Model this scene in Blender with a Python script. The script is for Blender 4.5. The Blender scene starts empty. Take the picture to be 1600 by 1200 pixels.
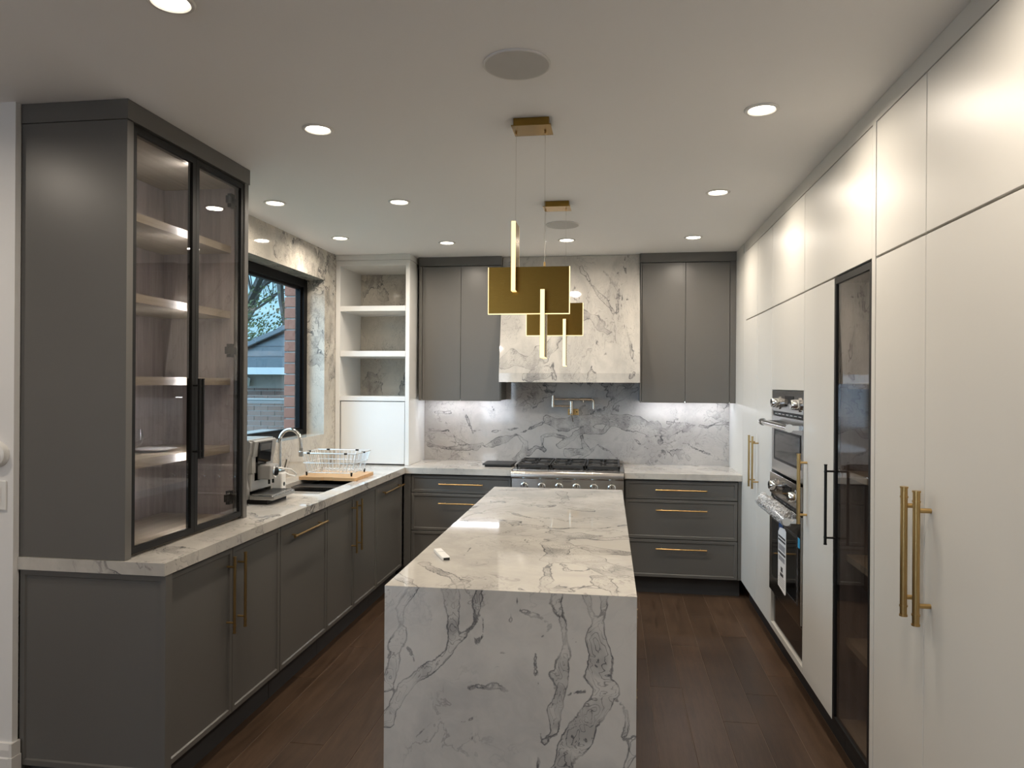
import bpy, bmesh, math, random
from mathutils import Vector, Matrix, noise
random.seed(7)
S = bpy.context.scene
COL = S.collection

# ------------------------------------------------------------------ camera
F_PX, YAW, ROLL, CAM_H = 1109.0, 0.1410, 0.0062, 1.5848
fw = Vector((-math.sin(YAW), math.cos(YAW), 0)); rt = Vector((math.cos(YAW), math.sin(YAW), 0)); up = Vector((0, 0, 1))
R_ = rt * math.cos(ROLL) + up * math.sin(ROLL); U_ = up * math.cos(ROLL) - rt * math.sin(ROLL)
cd = bpy.data.cameras.new('camera'); cam = bpy.data.objects.new('camera', cd); COL.objects.link(cam)
cd.sensor_width = 36; cd.lens = F_PX / 1600 * 36; cd.clip_start = .05
m = Matrix((R_, U_, -fw)).transposed().to_4x4(); m.translation = Vector((0, 0, CAM_H)); cam.matrix_world = m
S.camera = cam
# ------------------------------------------------------------------ world, daylight, exposure
W = bpy.data.worlds.new('sky'); S.world = W; W.use_nodes = True
bg = W.node_tree.nodes['Background']; bg.inputs[0].default_value = (.36, .66, .86, 1)
# overcast sky, three times as bright overhead as at the horizon
_g = W.node_tree.nodes.new('ShaderNodeTexCoord'); _s = W.node_tree.nodes.new('ShaderNodeSeparateXYZ'); _m = W.node_tree.nodes.new('ShaderNodeMapRange')
_m.inputs[1].default_value = 0; _m.inputs[2].default_value = 1; SKY = 1.02; _m.inputs[3].default_value = SKY; _m.inputs[4].default_value = SKY * 3
W.node_tree.links.new(_g.outputs['Generated'], _s.inputs[0]); W.node_tree.links.new(_s.outputs[2], _m.inputs[0]); W.node_tree.links.new(_m.outputs[0], bg.inputs[1])
S.view_settings.view_transform = 'Standard'; S.view_settings.look = 'None'
S.view_settings.exposure = 0.18; S.view_settings.gamma = 1.0; S.view_settings.use_curve_mapping = False
S.cycles.use_denoising = True; S.cycles.max_bounces = 10; S.cycles.diffuse_bounces = 5; S.cycles.glossy_bounces = 5
S.cycles.transparent_max_bounces = 16; S.cycles.caustics_reflective = False; S.cycles.caustics_refractive = False
S.cycles.sample_clamp_indirect = 6
# wide sun lamp added to strengthen the blue sky light on the window side
_sl = bpy.data.lights.new('sky_boost_sun', 'SUN'); _sl.energy = 10.0; _sl.angle = math.radians(90); _sl.color = (.44, .69, 1.0)
_so = bpy.data.objects.new('sky_boost_sun', _sl); COL.objects.link(_so); _so.rotation_euler = Vector((.8, .5, -.30)).to_track_quat('-Z', 'Y').to_euler()
LAMP_W = 7.4            # one ceiling downlight
LAMP_COL = (1.0, .88, .74)
def area(name, loc, direction, sx, sy, power, color, parent=None, shape='RECTANGLE', spread=math.pi):
    l = bpy.data.lights.new(name, 'AREA'); l.shape = shape; l.size = sx; l.size_y = sy; l.energy = power; l.color = color; l.spread = spread
    o = bpy.data.objects.new(name, l); COL.objects.link(o)
    o.rotation_euler = Vector(direction).to_track_quat('-Z', 'Y').to_euler()
    if parent: o.parent = parent; o.location = Vector(loc) - ORG[parent]
    else: o.location = loc
    return o
ORG = {}

area('rear_window_fill', (-3.0, -4.69, 1.45), (.12, 1, 0), 1.35, 1.55, 34, (.84, .89, 1.0))  # added area lamp at the unseen rear opening, a cool fill for the left side

# ------------------------------------------------------------------ helpers: objects
def tag(o, label=None, cat=None, group=None, kind=None):
    if label: o['label'] = label
    if cat: o['category'] = cat
    if group: o['group'] = group
    if kind: o['kind'] = kind
    return o
def thing(name, loc, label, cat, group=None, rz=0):
    o = bpy.data.objects.new(name, None); COL.objects.link(o); o.location = loc; o.rotation_euler = (0, 0, rz); o.empty_display_size = .1
    ORG[o] = Vector(loc); return tag(o, label, cat, group)
def struct_empty(name, loc=(0, 0, 0)):
    o = bpy.data.objects.new(name, None); COL.objects.link(o); o.location = loc; ORG[o] = Vector(loc); o['kind'] = 'structure'; return o
def link(name, me, mat, parent=None, org=None):
    """verts of me are in world coordinates; they are moved under the parent's origin (or to an origin of their own)"""
    o = bpy.data.objects.new(name, me); COL.objects.link(o)
    if mat is not None: me.materials.append(mat)
    if parent is not None:
        org = ORG[parent]; o.parent = parent
    else:
        if org is None:
            xs = [v.co for v in me.vertices]
            lo = Vector([min(c[i] for c in xs) for i in range(3)]); hi = Vector([max(c[i] for c in xs) for i in range(3)])
            org = Vector(((lo.x + hi.x) / 2, (lo.y + hi.y) / 2, lo.z))
        o.location = org
    ORG[o] = Vector(org)
    me.transform(Matrix.Translation(-Vector(org)))
    return o
class MB:
    def __init__(s): s.bm = bmesh.new()
    def box(s, x0, x1, y0, y1, z0, z1, bevel=0, seg=1):
        x0, x1 = sorted((x0, x1)); y0, y1 = sorted((y0, y1)); z0, z1 = sorted((z0, z1))
        r = bmesh.ops.create_cube(s.bm, size=1)
        for v in r['verts']:
            v.co = Vector(((x0 + x1) / 2 + v.co.x * (x1 - x0), (y0 + y1) / 2 + v.co.y * (y1 - y0), (z0 + z1) / 2 + v.co.z * (z1 - z0)))
        if bevel:
            es = list({e for v in r['verts'] for e in v.link_edges})
            bmesh.ops.bevel(s.bm, geom=es, offset=bevel, segments=seg, profile=.5, affect='EDGES')
        return s
    def quad(s, *p):
        s.bm.faces.new([s.bm.verts.new(q) for q in p]); return s
    def hexa(s, b, t):
        vb = [s.bm.verts.new(p) for p in b]; vt = [s.bm.verts.new(p) for p in t]; n = len(b)
        s.bm.faces.new(vb[::-1]); s.bm.faces.new(vt)
        for i in range(n): s.bm.faces.new([vb[i], vb[(i + 1) % n], vt[(i + 1) % n], vt[i]])
        return s
    def prism(s, pts, axis, a, b):
        """2D outline extruded along axis from a to b"""
        def P(q, t):
            return {'x': (t, q[0], q[1]), 'y': (q[0], t, q[1]), 'z': (q[0], q[1], t)}[axis]
        s.hexa([P(q, a) for q in pts], [P(q, b) for q in pts]); bmesh.ops.recalc_face_normals(s.bm, faces=s.bm.faces[:]); return s
    def cyl(s, p0, p1, r, n=16, r2=None, cap=True):
        p0, p1 = Vector(p0), Vector(p1); d = p1 - p0
        q = d.to_track_quat('Z', 'Y').to_matrix().to_4x4(); q.translation = (p0 + p1) / 2
        bmesh.ops.create_cone(s.bm, cap_ends=cap, segments=n, radius1=r, radius2=r if r2 is None else r2, depth=d.length, matrix=q); return s
    def sphere(s, c, r, sc=(1, 1, 1), n=16):
        M = Matrix.Translation(c) @ Matrix.Diagonal((*sc, 1)); bmesh.ops.create_uvsphere(s.bm, u_segments=n, v_segments=max(6, n // 2), radius=r, matrix=M); return s
    def lathe(s, c, prof, n=24, axis=(0, 0, 1)):
        q = Vector(axis).to_track_quat('Z', 'Y').to_matrix(); rings = []
        for (r, h) in prof:
            rings.append([s.bm.verts.new(Vector(c) + q @ Vector((r * math.cos(2 * math.pi * k / n), r * math.sin(2 * math.pi * k / n), h))) for k in range(n)])
        for a, b in zip(rings, rings[1:]):
            for k in range(n): s.bm.faces.new([a[k], a[(k + 1) % n], b[(k + 1) % n], b[k]])
        if prof[0][0] > 1e-6: s.bm.faces.new(rings[0][::-1])
        if prof[-1][0] > 1e-6: s.bm.faces.new(rings[-1])
        return s
    def tube(s, pts, r, n=8, r1=None):
        pts = [Vector(p) for p in pts]; rings = []; prev = None
        for i, p in enumerate(pts):
            d = (pts[min(i + 1, len(pts) - 1)] - pts[max(i - 1, 0)]).normalized()
            a = Vector((0, 0, 1)) if abs(d.z) < .9 else Vector((1, 0, 0))
            if prev is not None: a = prev
            u = (a - d * a.dot(d)).normalized(); prev = u; w = d.cross(u)
            rr = r if r1 is None else r + (r1 - r) * i / (len(pts) - 1)
            rings.append([s.bm.verts.new(p + (u * math.cos(2 * math.pi * k / n) + w * math.sin(2 * math.pi * k / n)) * rr) for k in range(n)])
        for a, b in zip(rings, rings[1:]):
            for k in range(n): s.bm.faces.new([a[k], a[(k + 1) % n], b[(k + 1) % n], b[k]])
        s.bm.faces.new(rings[0][::-1]); s.bm.faces.new(rings[-1]); return s
    def done(s, name, mat, parent=None, smooth=False, org=None):
        bmesh.ops.remove_doubles(s.bm, verts=s.bm.verts[:], dist=1e-6) if smooth else None
        me = bpy.data.meshes.new(name); s.bm.to_mesh(me); s.bm.free()
        if smooth:
            me.polygons.foreach_set('use_smooth', [True] * len(me.polygons))
            try: me.set_sharp_from_angle(angle=math.radians(35))
            except Exception: pass
        return link(name, me, mat, parent, org)
def bx(name, mat, parent, *b, bevel=0, seg=1):
    return MB().box(*b, bevel=bevel, seg=seg).done(name, mat, parent)

# ------------------------------------------------------------------ helpers: materials
class NT:
    def __init__(s, name):
        s.m = bpy.data.materials.new(name); s.m.use_nodes = True; s.t = s.m.node_tree; s.n = s.t.nodes; s.b = s.n['Principled BSDF']; s.out = s.n['Material Output']
    def add(s, typ, ins=None, **kw):
        n = s.n.new(typ)
        for k, v in kw.items(): setattr(n, k, v)
        for k, v in (ins or {}).items():
            if hasattr(v, 'is_output') or isinstance(v, bpy.types.NodeSocket): s.t.links.new(v, n.inputs[k])
            else: n.inputs[k].default_value = v
        return n
    def math(s, op, a, b=0.0, c=0.0, clamp=False):
        return s.add('ShaderNodeMath', {0: a, 1: b, 2: c}, operation=op, use_clamp=clamp).outputs[0]
    def sstep(s, v, lo, hi, a=0.0, b=1.0):
        return s.add('ShaderNodeMapRange', {0: v, 1: lo, 2: hi, 3: a, 4: b}, interpolation_type='SMOOTHSTEP').outputs[0]
    def mix(s, f, a, b):
        n = s.n.new('ShaderNodeMix'); n.data_type = 'RGBA'
        for i, v in ((0, f), (6, a), (7, b)):
            if isinstance(v, bpy.types.NodeSocket): s.t.links.new(v, n.inputs[i])
            else: n.inputs[i].default_value = (*v, 1) if isinstance(v, tuple) and len(v) == 3 else v
        return n.outputs[2]
    def noise(s, vec, scale, detail=3, rough=.5, dist=0):
        n = s.add('ShaderNodeTexNoise', {'Vector': vec, 'Scale': scale, 'Detail': detail, 'Roughness': rough, 'Distortion': dist}); return n
    def obj(s, scale=(1, 1, 1), rot=(0, 0, 0)):
        c = s.n.new('ShaderNodeTexCoord'); return s.add('ShaderNodeMapping', {'Vector': c.outputs['Object'], 'Scale': scale, 'Rotation': rot}).outputs[0]
    def set(s, **k):
        for a, v in k.items():
            a = a.replace('_', ' ')
            if isinstance(v, bpy.types.NodeSocket): s.t.links.new(v, s.b.inputs[a])
            else: s.b.inputs[a].default_value = (*v, 1) if isinstance(v, tuple) and len(v) == 3 else v
        return s
    def bump(s, h, strength=.2, distance=.002):
        s.t.links.new(s.add('ShaderNodeBump', {'Height': h, 'Strength': strength, 'Distance': distance}).outputs[0], s.b.inputs['Normal'])
def plain(name, col, rough=.5, metal=0, var=.06, scale=6, spec=.5, coat=0):
    """a paint or plastic with a faint procedural mottling"""
    t = NT(name); n = t.noise(t.obj(), scale, 3).outputs[0]
    t.set(Base_Color=t.mix(n, tuple(c * (1 - var) for c in col), tuple(min(1, c * (1 + var)) for c in col)), Roughness=rough, Metallic=metal, Coat_Weight=coat)
    t.b.inputs['Specular IOR Level'].default_value = spec
    return t.m
def emit(name, col, strength):
    t = NT(name); t.set(Base_Color=(.8, .8, .8), Emission_Color=col, Emission_Strength=strength); return t.m
def brushed(name, col, rough, stretch=(1, 1, 60), amount=.12):
    t = NT(name); n = t.noise(t.obj(stretch), 40, 3).outputs[0]
    t.set(Base_Color=t.mix(n, tuple(c * .93 for c in col), tuple(min(1, c * 1.05) for c in col)), Metallic=1.0, Roughness=t.add('ShaderNodeMapRange', {0: n, 3: rough - amount / 2, 4: rough + amount / 2}).outputs[0]); return t.m
def pane(name, tint, ior=1.45, rough=0.0):
    t = NT(name); t.n.remove(t.b)
    tr = t.add('ShaderNodeBsdfTransparent', {0: (*tint, 1)}); gl = t.add('ShaderNodeBsdfGlossy', {'Color': (1, 1, 1, 1), 'Roughness': rough}); f = t.add('ShaderNodeFresnel', {0: ior}); gm = t.n.new('ShaderNodeNewGeometry')
    fac = t.math('MULTIPLY', f.outputs[0], t.math('SUBTRACT', 1.0, gm.outputs['Backfacing']))   # one reflection per pane, at the face towards the ray
    mx = t.add('ShaderNodeMixShader', {0: fac, 1: tr.outputs[0], 2: gl.outputs[0]}); t.t.links.new(mx.outputs[0], t.out.inputs[0]); return t.m
def marble(name, gen=0.0, scale=(1, 1, 1), rot=(0, 0, 0), base=((.56, .53, .48), (.41, .39, .36)), fine=1.0, scrib=.40, zlo=.47):
    t = NT(name); P = t.obj(scale, rot)
    w = t.noise(P, 1.6, 4, .6); off = t.add('ShaderNodeVectorMath', {0: w.outputs['Color'], 1: (.5, .5, .5)}, operation='SUBTRACT').outputs[0]
    Pw = t.add('ShaderNodeVectorMath', {0: off, 1: (.5, .5, .5), 2: P}, operation='MULTIPLY_ADD').outputs[0]
    rdg = t.math('ABSOLUTE', t.math('SUBTRACT', t.noise(Pw, 1.25, 5, .55).outputs[0], .5))
    wd = t.sstep(t.noise(P, 1.3, 2).outputs[0], .42, .60, -.03 + gen, .045 + gen)
    cg = t.math('SUBTRACT', t.math('MULTIPLY', rdg, .55), wd)
    at = t.add('ShaderNodeAttribute', attribute_name='vein').outputs['Fac']
    c = t.math('MINIMUM', t.math('SUBTRACT', .12, at), cg)
    fn = t.noise(Pw, 11 * fine, 5, .62).outputs[0]; fn2 = t.noise(Pw, 8 * fine, 3, .55, .8).outputs[0]
    md = t.noise(Pw, 4.5 * fine, 3, .55).outputs[0]
    c = t.math('ADD', c, t.math('ADD', t.math('MULTIPLY', t.math('SUBTRACT', fn, .5), .040), t.math('MULTIPLY', t.math('SUBTRACT', md, .47), .030)))
    c2 = t.math('ADD', c, t.math('MULTIPLY', t.math('SUBTRACT', fn2, .5), .20))
    mask = t.sstep(c, -.003, .003, 1, 0)
    ln = t.sstep(t.math('ABSOLUTE', t.math('SINE', t.math('MULTIPLY', c2, 190.0))), .0, .40, 1, 0)
    edge = t.sstep(t.math('ABSOLUTE', c), .0006, .0036, 1, 0)
    brk = t.sstep(t.noise(P, 8, 3).outputs[0], .38, .56, .35, 1)
    fill = t.sstep(t.noise(Pw, 9, 3).outputs[0], .40, .60, .05, .42)
    k = t.math('MULTIPLY', t.math('ADD', t.math('MULTIPLY', mask, t.math('MULTIPLY_ADD', ln, .62, fill)), t.math('MULTIPLY', edge, .75)), brk, clamp=True)
    # swirling contour scribbles in patches
    zone = t.sstep(t.noise(P, 1.9, 3, .5).outputs[0], zlo, zlo + .12, 0, scrib)
    sc = t.sstep(t.math('ABSOLUTE', t.math('SINE', t.math('MULTIPLY', t.noise(Pw, 4.5 * fine, 5, .62, .9).outputs[0], 40.0))), .0, .34, 1, 0)
    sc = t.math('MULTIPLY', sc, t.sstep(t.noise(Pw, 6, 3).outputs[0], .40, .58, .1, 1))
    k = t.math('MAXIMUM', k, t.math('MULTIPLY', sc, zone))
    # hairlines
    hr = t.math('ABSOLUTE', t.math('SUBTRACT', t.noise(Pw, 3.2, 6, .6).outputs[0], .5))
    hm = t.sstep(t.noise(P, 2.4, 2).outputs[0], .44, .62, 0, .5)
    hair = t.math('MULTIPLY', t.sstep(hr, .0, .012, 1, 0), hm)
    k = t.math('MAXIMUM', k, hair)
    cl = t.noise(Pw, 2.2, 6, .65).outputs[0]
    bc = t.mix(t.sstep(cl, .35, .68), base[0], base[1])
    t.set(Base_Color=t.mix(k, bc, (.115, .113, .115)), Roughness=.05, IOR=1.5); return t.m
def woodgrain(name, a, b, stretch, rough=.45, scale=5):
    t = NT(name); P = t.obj(stretch); n = t.noise(P, scale, 6, .6, .3).outputs[0]; f = t.noise(P, scale * 7, 3, .6).outputs[0]
    k = t.math('ADD', t.math('MULTIPLY', n, .7), t.math('MULTIPLY', f, .3))
    t.set(Base_Color=t.mix(t.sstep(k, .32, .68), a, b), Roughness=rough); t.bump(f, .08, .001); return t.m

M = {}
M['grey'] = plain('grey_lacquer', (.118, .113, .104), .34, var=.03)
M['grey_side'] = M['grey']
M['toe'] = plain('dark_toe_kick', (.045, .045, .047), .5)
M['toe_black'] = plain('black_toe_kick', (.018, .017, .017), .5)
M['white'] = plain('white_lacquer', (.64, .62, .575), .40, var=.012, spec=.38)
M['white_window_lit'] = plain('window_lit_white_lacquer', (.74, .735, .715), .36, var=.01, spec=.4)  # paler copy of the white lacquer; window brightness is put into the colour
M['white_wall'] = plain('white_wall_paint', (.76, .75, .735), .75, var=.015, scale=3)
M['ceiling'] = plain('ceiling_paint', (.88, .87, .86), .62, var=.01, scale=2)
M['base_white'] = plain('white_trim_paint', (.72, .70, .67), .4, var=.01)
M['gold'] = brushed('brushed_gold', (.50, .335, .14), .32)
M['brass_plate'] = brushed('brushed_brass_plate', (.26, .158, .036), .26, (1, 60, 60), .1)
M['black'] = plain('black_metal', (.010, .010, .010), .42, spec=.22)
M['black_frame'] = plain('black_window_frame', (.004, .004, .0045), .45, spec=.12)
M['black_gloss'] = plain('black_glass', (.008, .008, .009), .06)
M['iron'] = plain('cast_iron', (.018, .018, .018), .55)
M['steel'] = brushed('brushed_steel', (.55, .53, .50), .22, (60, 1, 1))
M['steel_dark'] = brushed('dark_steel', (.42, .41, .40), .20, (1, 60, 1), .08)
M['wire'] = plain('bright_wire', (.85, .85, .84), .28, .7, var=.01)
M['chrome'] = plain('chrome', (.75, .74, .72), .08, 1, var=.01)
M['nickel'] = plain('brushed_nickel', (.58, .50, .40), .22, 1, var=.03)
M['glass'] = pane('clear_window_pane', (.96, .98, .97))
M['smoke'] = pane('grey_tinted_glass', (.86, .85, .84), 1.6)
M['smoke_dark'] = pane('dark_smoked_glass', (.74, .72, .71), 1.7)
M['cupglass'] = pane('cup_glass', (.93, .94, .94), 1.5)
M['wood_in'] = woodgrain('grey_brown_veneer', (.30, .25, .22), (.20, .165, .145), (6, 6, .35), .5)
M['wood_shelf'] = woodgrain('oak_shelf', (.36, .30, .225), (.26, .21, .155), (6, .35, 6), .5)
M['board'] = woodgrain('bamboo_board', (.62, .38, .19), (.50, .29, .13), (.5, 7, 7), .45)
M['led_white'] = emit('cool_led', (.86, .90, 1, 1), 62)
M['led_under'] = emit('under_cabinet_led', (.90, .93, 1, 1), 52)
M['led_warm'] = emit('warm_led_edge', (1, .74, .27, 1), 1.2)
M['lens'] = emit('downlight_lens', (1, .90, .74, 1), 14)
M['paper'] = plain('white_paper', (.78, .78, .78), .6, var=.02)
M['ink'] = plain('black_print', (.03, .03, .035), .6)
M['ink_grey'] = plain('grey_print', (.30, .30, .32), .6)
M['blue'] = plain('blue_film', (.02, .07, .20), .3)
M['tape'] = plain('blue_tape', (.05, .36, .62), .5)
M['plastic'] = plain('white_plastic', (.76, .75, .72), .35, var=.01)
M['speaker'] = plain('speaker_grille', (.55, .54, .52), .75)
M['silver'] = plain('silver_plastic', (.50, .49, .47), .30, .6, var=.02)
M['porcelain'] = plain('white_porcelain', (.80, .79, .76), .15, var=.01)
M['seam_highlight'] = plain('floor_seam_highlight', (.20, .14, .10), .6)  # paler than the planks: bevel highlights put into the seam colour
M['gap'] = plain('dark_gap', (.02, .02, .02), .7)
M['marble_top'] = marble('marble_island_top', gen=-.024, scrib=.42, zlo=.48)
M['marble_front'] = marble('marble_island_front', gen=-.030, scrib=.0)
M['marble_splash'] = marble('marble_backsplash', gen=-.010, scrib=.55, zlo=.45, base=((.54, .51, .475), (.40, .375, .355)))
M['marble_hood'] = marble('marble_hood', gen=-.024, scale=(1.4, 1.4, .7), rot=(0, .5, 0), scrib=.42, zlo=.48)
M['marble_wall'] = marble('marble_window_wall', gen=.012, scale=(1.6, 1.2, 1.0), rot=(.6, 0, 0), base=((.58, .54, .47), (.43, .40, .35)), fine=1.7, scrib=.62, zlo=.34)
M['marble_counter'] = marble('marble_counter', gen=-.012)
# dark stained oak floor with a per-plank tone
def floor_mat():
    t = NT('dark_stained_oak'); oi = t.n.new('ShaderNodeObjectInfo'); P0 = t.n.new('ShaderNodeTexCoord').outputs['Object']
    sh = t.add('ShaderNodeVectorMath', {0: P0, 1: oi.outputs['Location']}, operation='ADD').outputs[0]
    P = t.add('ShaderNodeMapping', {'Vector': sh, 'Scale': (14, 1.1, 14)}).outputs[0]
    n = t.noise(P, 3, 7, .65, .5).outputs[0]; f = t.noise(P, 22, 4, .6).outputs[0]; bl = t.noise(sh, 2.5, 3).outputs[0]
    k = t.math('ADD', t.math('MULTIPLY', n, .5), t.math('ADD', t.math('MULTIPLY', f, .2), t.math('MULTIPLY', bl, .3)))
    c = t.mix(t.sstep(k, .33, .68), (.044, .026, .0155), (.092, .056, .035))
    rr = t.add('ShaderNodeMapRange', {0: oi.outputs['Random'], 3: .80, 4: 1.22}).outputs[0]
    hsv = t.add('ShaderNodeHueSaturation', {'Value': rr, 'Color': c}).outputs[0]
    t.set(Base_Color=hsv, Roughness=t.add('ShaderNodeMapRange', {0: n, 3: .30, 4: .46}).outputs[0], Specular_IOR_Level=.25); t.bump(f, .12, .001); return t.m
M['floor'] = floor_mat()
def brick_mat(name, a, b):
    t = NT(name); oi = t.n.new('ShaderNodeObjectInfo'); n = t.noise(t.obj(), 30, 4).outputs[0]
    k = t.math('ADD', t.math('MULTIPLY', n, .5), t.math('MULTIPLY', oi.outputs['Random'], .5))
    t.set(Base_Color=t.mix(k, a, b), Roughness=.85); t.bump(n, .4, .004); return t.m
M['brick'] = brick_mat('red_brown_brick', (.12, .058, .045), (.19, .13, .11))
M['brick_near'] = brick_mat('red_brick', (.22, .075, .045), (.33, .13, .085))
M['mortar'] = plain('pale_mortar', (.30, .295, .285), .9)
M['shingle'] = plain('grey_shingle', (.062, .066, .074), .9, var=.3, scale=25)
M['gutter'] = plain('white_gutter', (.34, .34, .34), .4)
M['sillstone'] = plain('pale_stone_sill', (.22, .22, .22), .7)
M['bark'] = plain('grey_bark', (.075, .07, .065), .9, var=.3, scale=20)
M['leaf'] = plain('olive_foliage', (.09, .11, .045), .8, var=.4, scale=9)
M['soil'] = plain('garden_ground', (.12, .13, .08), .95, var=.4)
M['soffit_paint'] = plain('soffit_dark', (.25, .22, .20), .8)  # plain grey-brown of the soffit and frieze board

# vein layout: polylines (points in slab coordinates, half width in metres)
def seg_d(p, a, b):
    ax, ay = a; bx_, by = b; dx, dy = bx_ - ax, by - ay; t = max(0, min(1, ((p[0] - ax) * dx + (p[1] - ay) * dy) / (dx * dx + dy * dy + 1e-12)))
    return math.hypot(p[0] - ax - t * dx, p[1] - ay - t * dy)
def slab(name, mat, parent, fn, u0, u1, v0, v1, veins, thick, nrm, step=.012):
    """a stone slab whose show face is a fine grid carrying the vein field; fn(u,v) gives the world point"""
    nu = max(2, round((u1 - u0) / step)); nv = max(2, round((v1 - v0) / step)); vs = []; fs = []; val = []
    zs0 = u0 * 3 + v0 * 7
    segs = [(a, b, w) for (pl, w) in veins for a, b in zip(pl, pl[1:])]
    boxes = [(min(a[0], b[0]) - w - .13, max(a[0], b[0]) + w + .13, min(a[1], b[1]) - w - .13, max(a[1], b[1]) + w + .13) for a, b, w in segs]
    for j in range(nv + 1):
        v = v0 + (v1 - v0) * j / nv; row = [(s, q) for s, q in zip(segs, boxes) if q[2] <= v <= q[3]]
        for i in range(nu + 1):
            u_ = u0 + (u1 - u0) * i / nu; vs.append(fn(u_, v)); c = .12
            n1 = noise.noise_vector((u_ * 7, v * 7, zs0)) * .022 + noise.noise_vector((u_ * 19, v * 19, zs0 + 5)) * .010
            u, vv = u_ + n1.x, v + n1.y; wm = max(.55, 1 + 1.0 * noise.noise((u_ * 9, v * 9, zs0 + 9)))
            for (a, b, w), q in row:
                if q[0] <= u <= q[1]: c = min(c, seg_d((u, vv), a, b) - w * wm)
            val.append(.12 - max(c, -.1))
    I = lambda i, j: j * (nu + 1) + i
    for j in range(nv):
        for i in range(nu): fs.append((I(i, j), I(i + 1, j), I(i + 1, j + 1), I(i, j + 1)))
    n0 = len(vs); nn = Vector(nrm) * thick
    rim = [I(i, 0) for i in range(nu + 1)] + [I(nu, j) for j in range(1, nv + 1)] + [I(i, nv) for i in range(nu - 1, -1, -1)] + [I(0, j) for j in range(nv - 1, 0, -1)]
    for r in rim: vs.append(tuple(Vector(vs[r]) - nn)); val.append(val[r])
    L = len(rim)
    for k in range(L): fs.append((rim[k], n0 + k, n0 + (k + 1) % L, rim[(k + 1) % L]))
    fs.append(tuple(n0 + k for k in range(L))[::-1])
    me = bpy.data.meshes.new(name); me.from_pydata([tuple(v) for v in vs], [], fs)
    at = me.attributes.new('vein', 'FLOAT', 'POINT'); at.data.foreach_set('value', val)
    bm = bmesh.new(); bm.from_mesh(me); bmesh.ops.recalc_face_normals(bm, faces=bm.faces[:]); bm.to_mesh(me); bm.free()
    return link(name, me, mat, parent)
def ray(x, y): return fw + R_ * ((x - 800) / F_PX) - U_ * ((y - 600) / F_PX)
def on(ax, val, x, y):      # point where the photo's sight line meets a plane of the room (used to lay out the stone's veins)
    r = ray(x, y); t = (val - (0, 0, CAM_H)[ax]) / r[ax]; return Vector((0, 0, CAM_H)) + r * t
def veins(spec, zx, zy, sc, ax, val, iu, iv, ws=1.0):
    out = []
    for pts, w in spec:
        pl = []
        for a, b in pts:
            q = on(ax, val, zx + a * sc, zy + b * sc); pl.append((q[iu], q[iv]))
        out.append((pl, w * ws))
    return out

# ================================================================== STRUCTURE
ZC = 2.632                      # ceiling
XL, XR = -2.255, 1.60           # window wall face, wall behind the white cabinets
YB = 6.06                       # back wall face
# floor: planks 0.1605 wide, running away from the camera
floor = MB().prism([(-4.12, -4.82), (1.72, -4.82), (1.72, 6.18), (-2.47, 6.18), (-2.47, 2.40), (-4.12, 2.40)], 'z', -.12, -.002).done('floor', M['seam_highlight'], None); tag(floor, kind='structure')
PW = .1605; joints = {0: [4.035, 2.2], -1: [4.63, 3.78, 2.3], -2: [3.455, 5.0], -3: [4.42, 2.9], -4: [3.80, 2.1], -14: [2.96, 4.6], -15: [4.09, 2.6], -16: [3.62, 2.2]}
rest = MB()
for r in range(-30, 5):
    x0 = .845 + r * PW; x1 = x0 + PW
    cuts = [-4.7] + ([-3.2, -1.4, .6] if r in joints else []) + sorted(joints.get(r, []))
    if r not in joints:
        y = -4.7 + random.uniform(.5, 1.8)
        while y < 6.1: cuts.append(y); y += random.choice((1.1, 1.5, 1.8, 2.0))
    yend = 6.18 if x0 > -2.48 else 2.39
    cuts = [q for q in sorted(cuts) if q < yend - .05] + [yend]
    for a, b in zip(cuts, cuts[1:]):
        g = .0008
        if x0 > -1.95 and x1 < 1.2 and b > 1.2 and a < 5.65:
            mb = MB().box(x0 + g, x1 - g, a + g, b - g, -.012, 0, bevel=.0012); mb.done('plank', M['floor'], floor)
            o = COL.objects[-1]
        else: rest.box(x0 + g, x1 - g, a + g, b - g, -.012, 0)
tag(rest.done('plank_field', M['floor'], floor), kind='stuff')
# give every plank an origin of its own so that grain differs from plank to plank
for o in list(floor.children):
    if o.name.startswith('plank') and 'field' not in o.name:
        c = sum((v.co for v in o.data.vertices), Vector()) / len(o.data.vertices); o.data.transform(Matrix.Translation(-c)); o.location = c
tag(MB().prism([(-4.12, -4.82), (1.72, -4.82), (1.72, 6.18), (-2.47, 6.18), (-2.47, 2.40), (-4.12, 2.40)], 'z', ZC, ZC + .12).done('ceiling', M['ceiling'], None), kind='structure')
tag(bx('wall_right', M['white_wall'], None, XR, XR + .12, -4.7, 6.18, 0, ZC), kind='structure')
tag(bx('wall_back', M['white_wall'], None, -2.50, XR, YB, YB + .12, 0, ZC), kind='structure')
# left wall (window wall) with the opening
WY0, WY1, WZ0, WZ1 = 3.42, 5.338, 1.180, 2.395
wl = MB(); XO = -2.47
wl.box(XO, XL, 2.40, WY0, 0, ZC); wl.box(XO, XL, WY1, YB, 0, ZC); wl.box(XO, XL, WY0, WY1, 0, WZ0); wl.box(XO, XL, WY0, WY1, WZ1, ZC)
wall_left = tag(wl.done('wall_left', M['marble_wall'], None), kind='structure')
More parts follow.
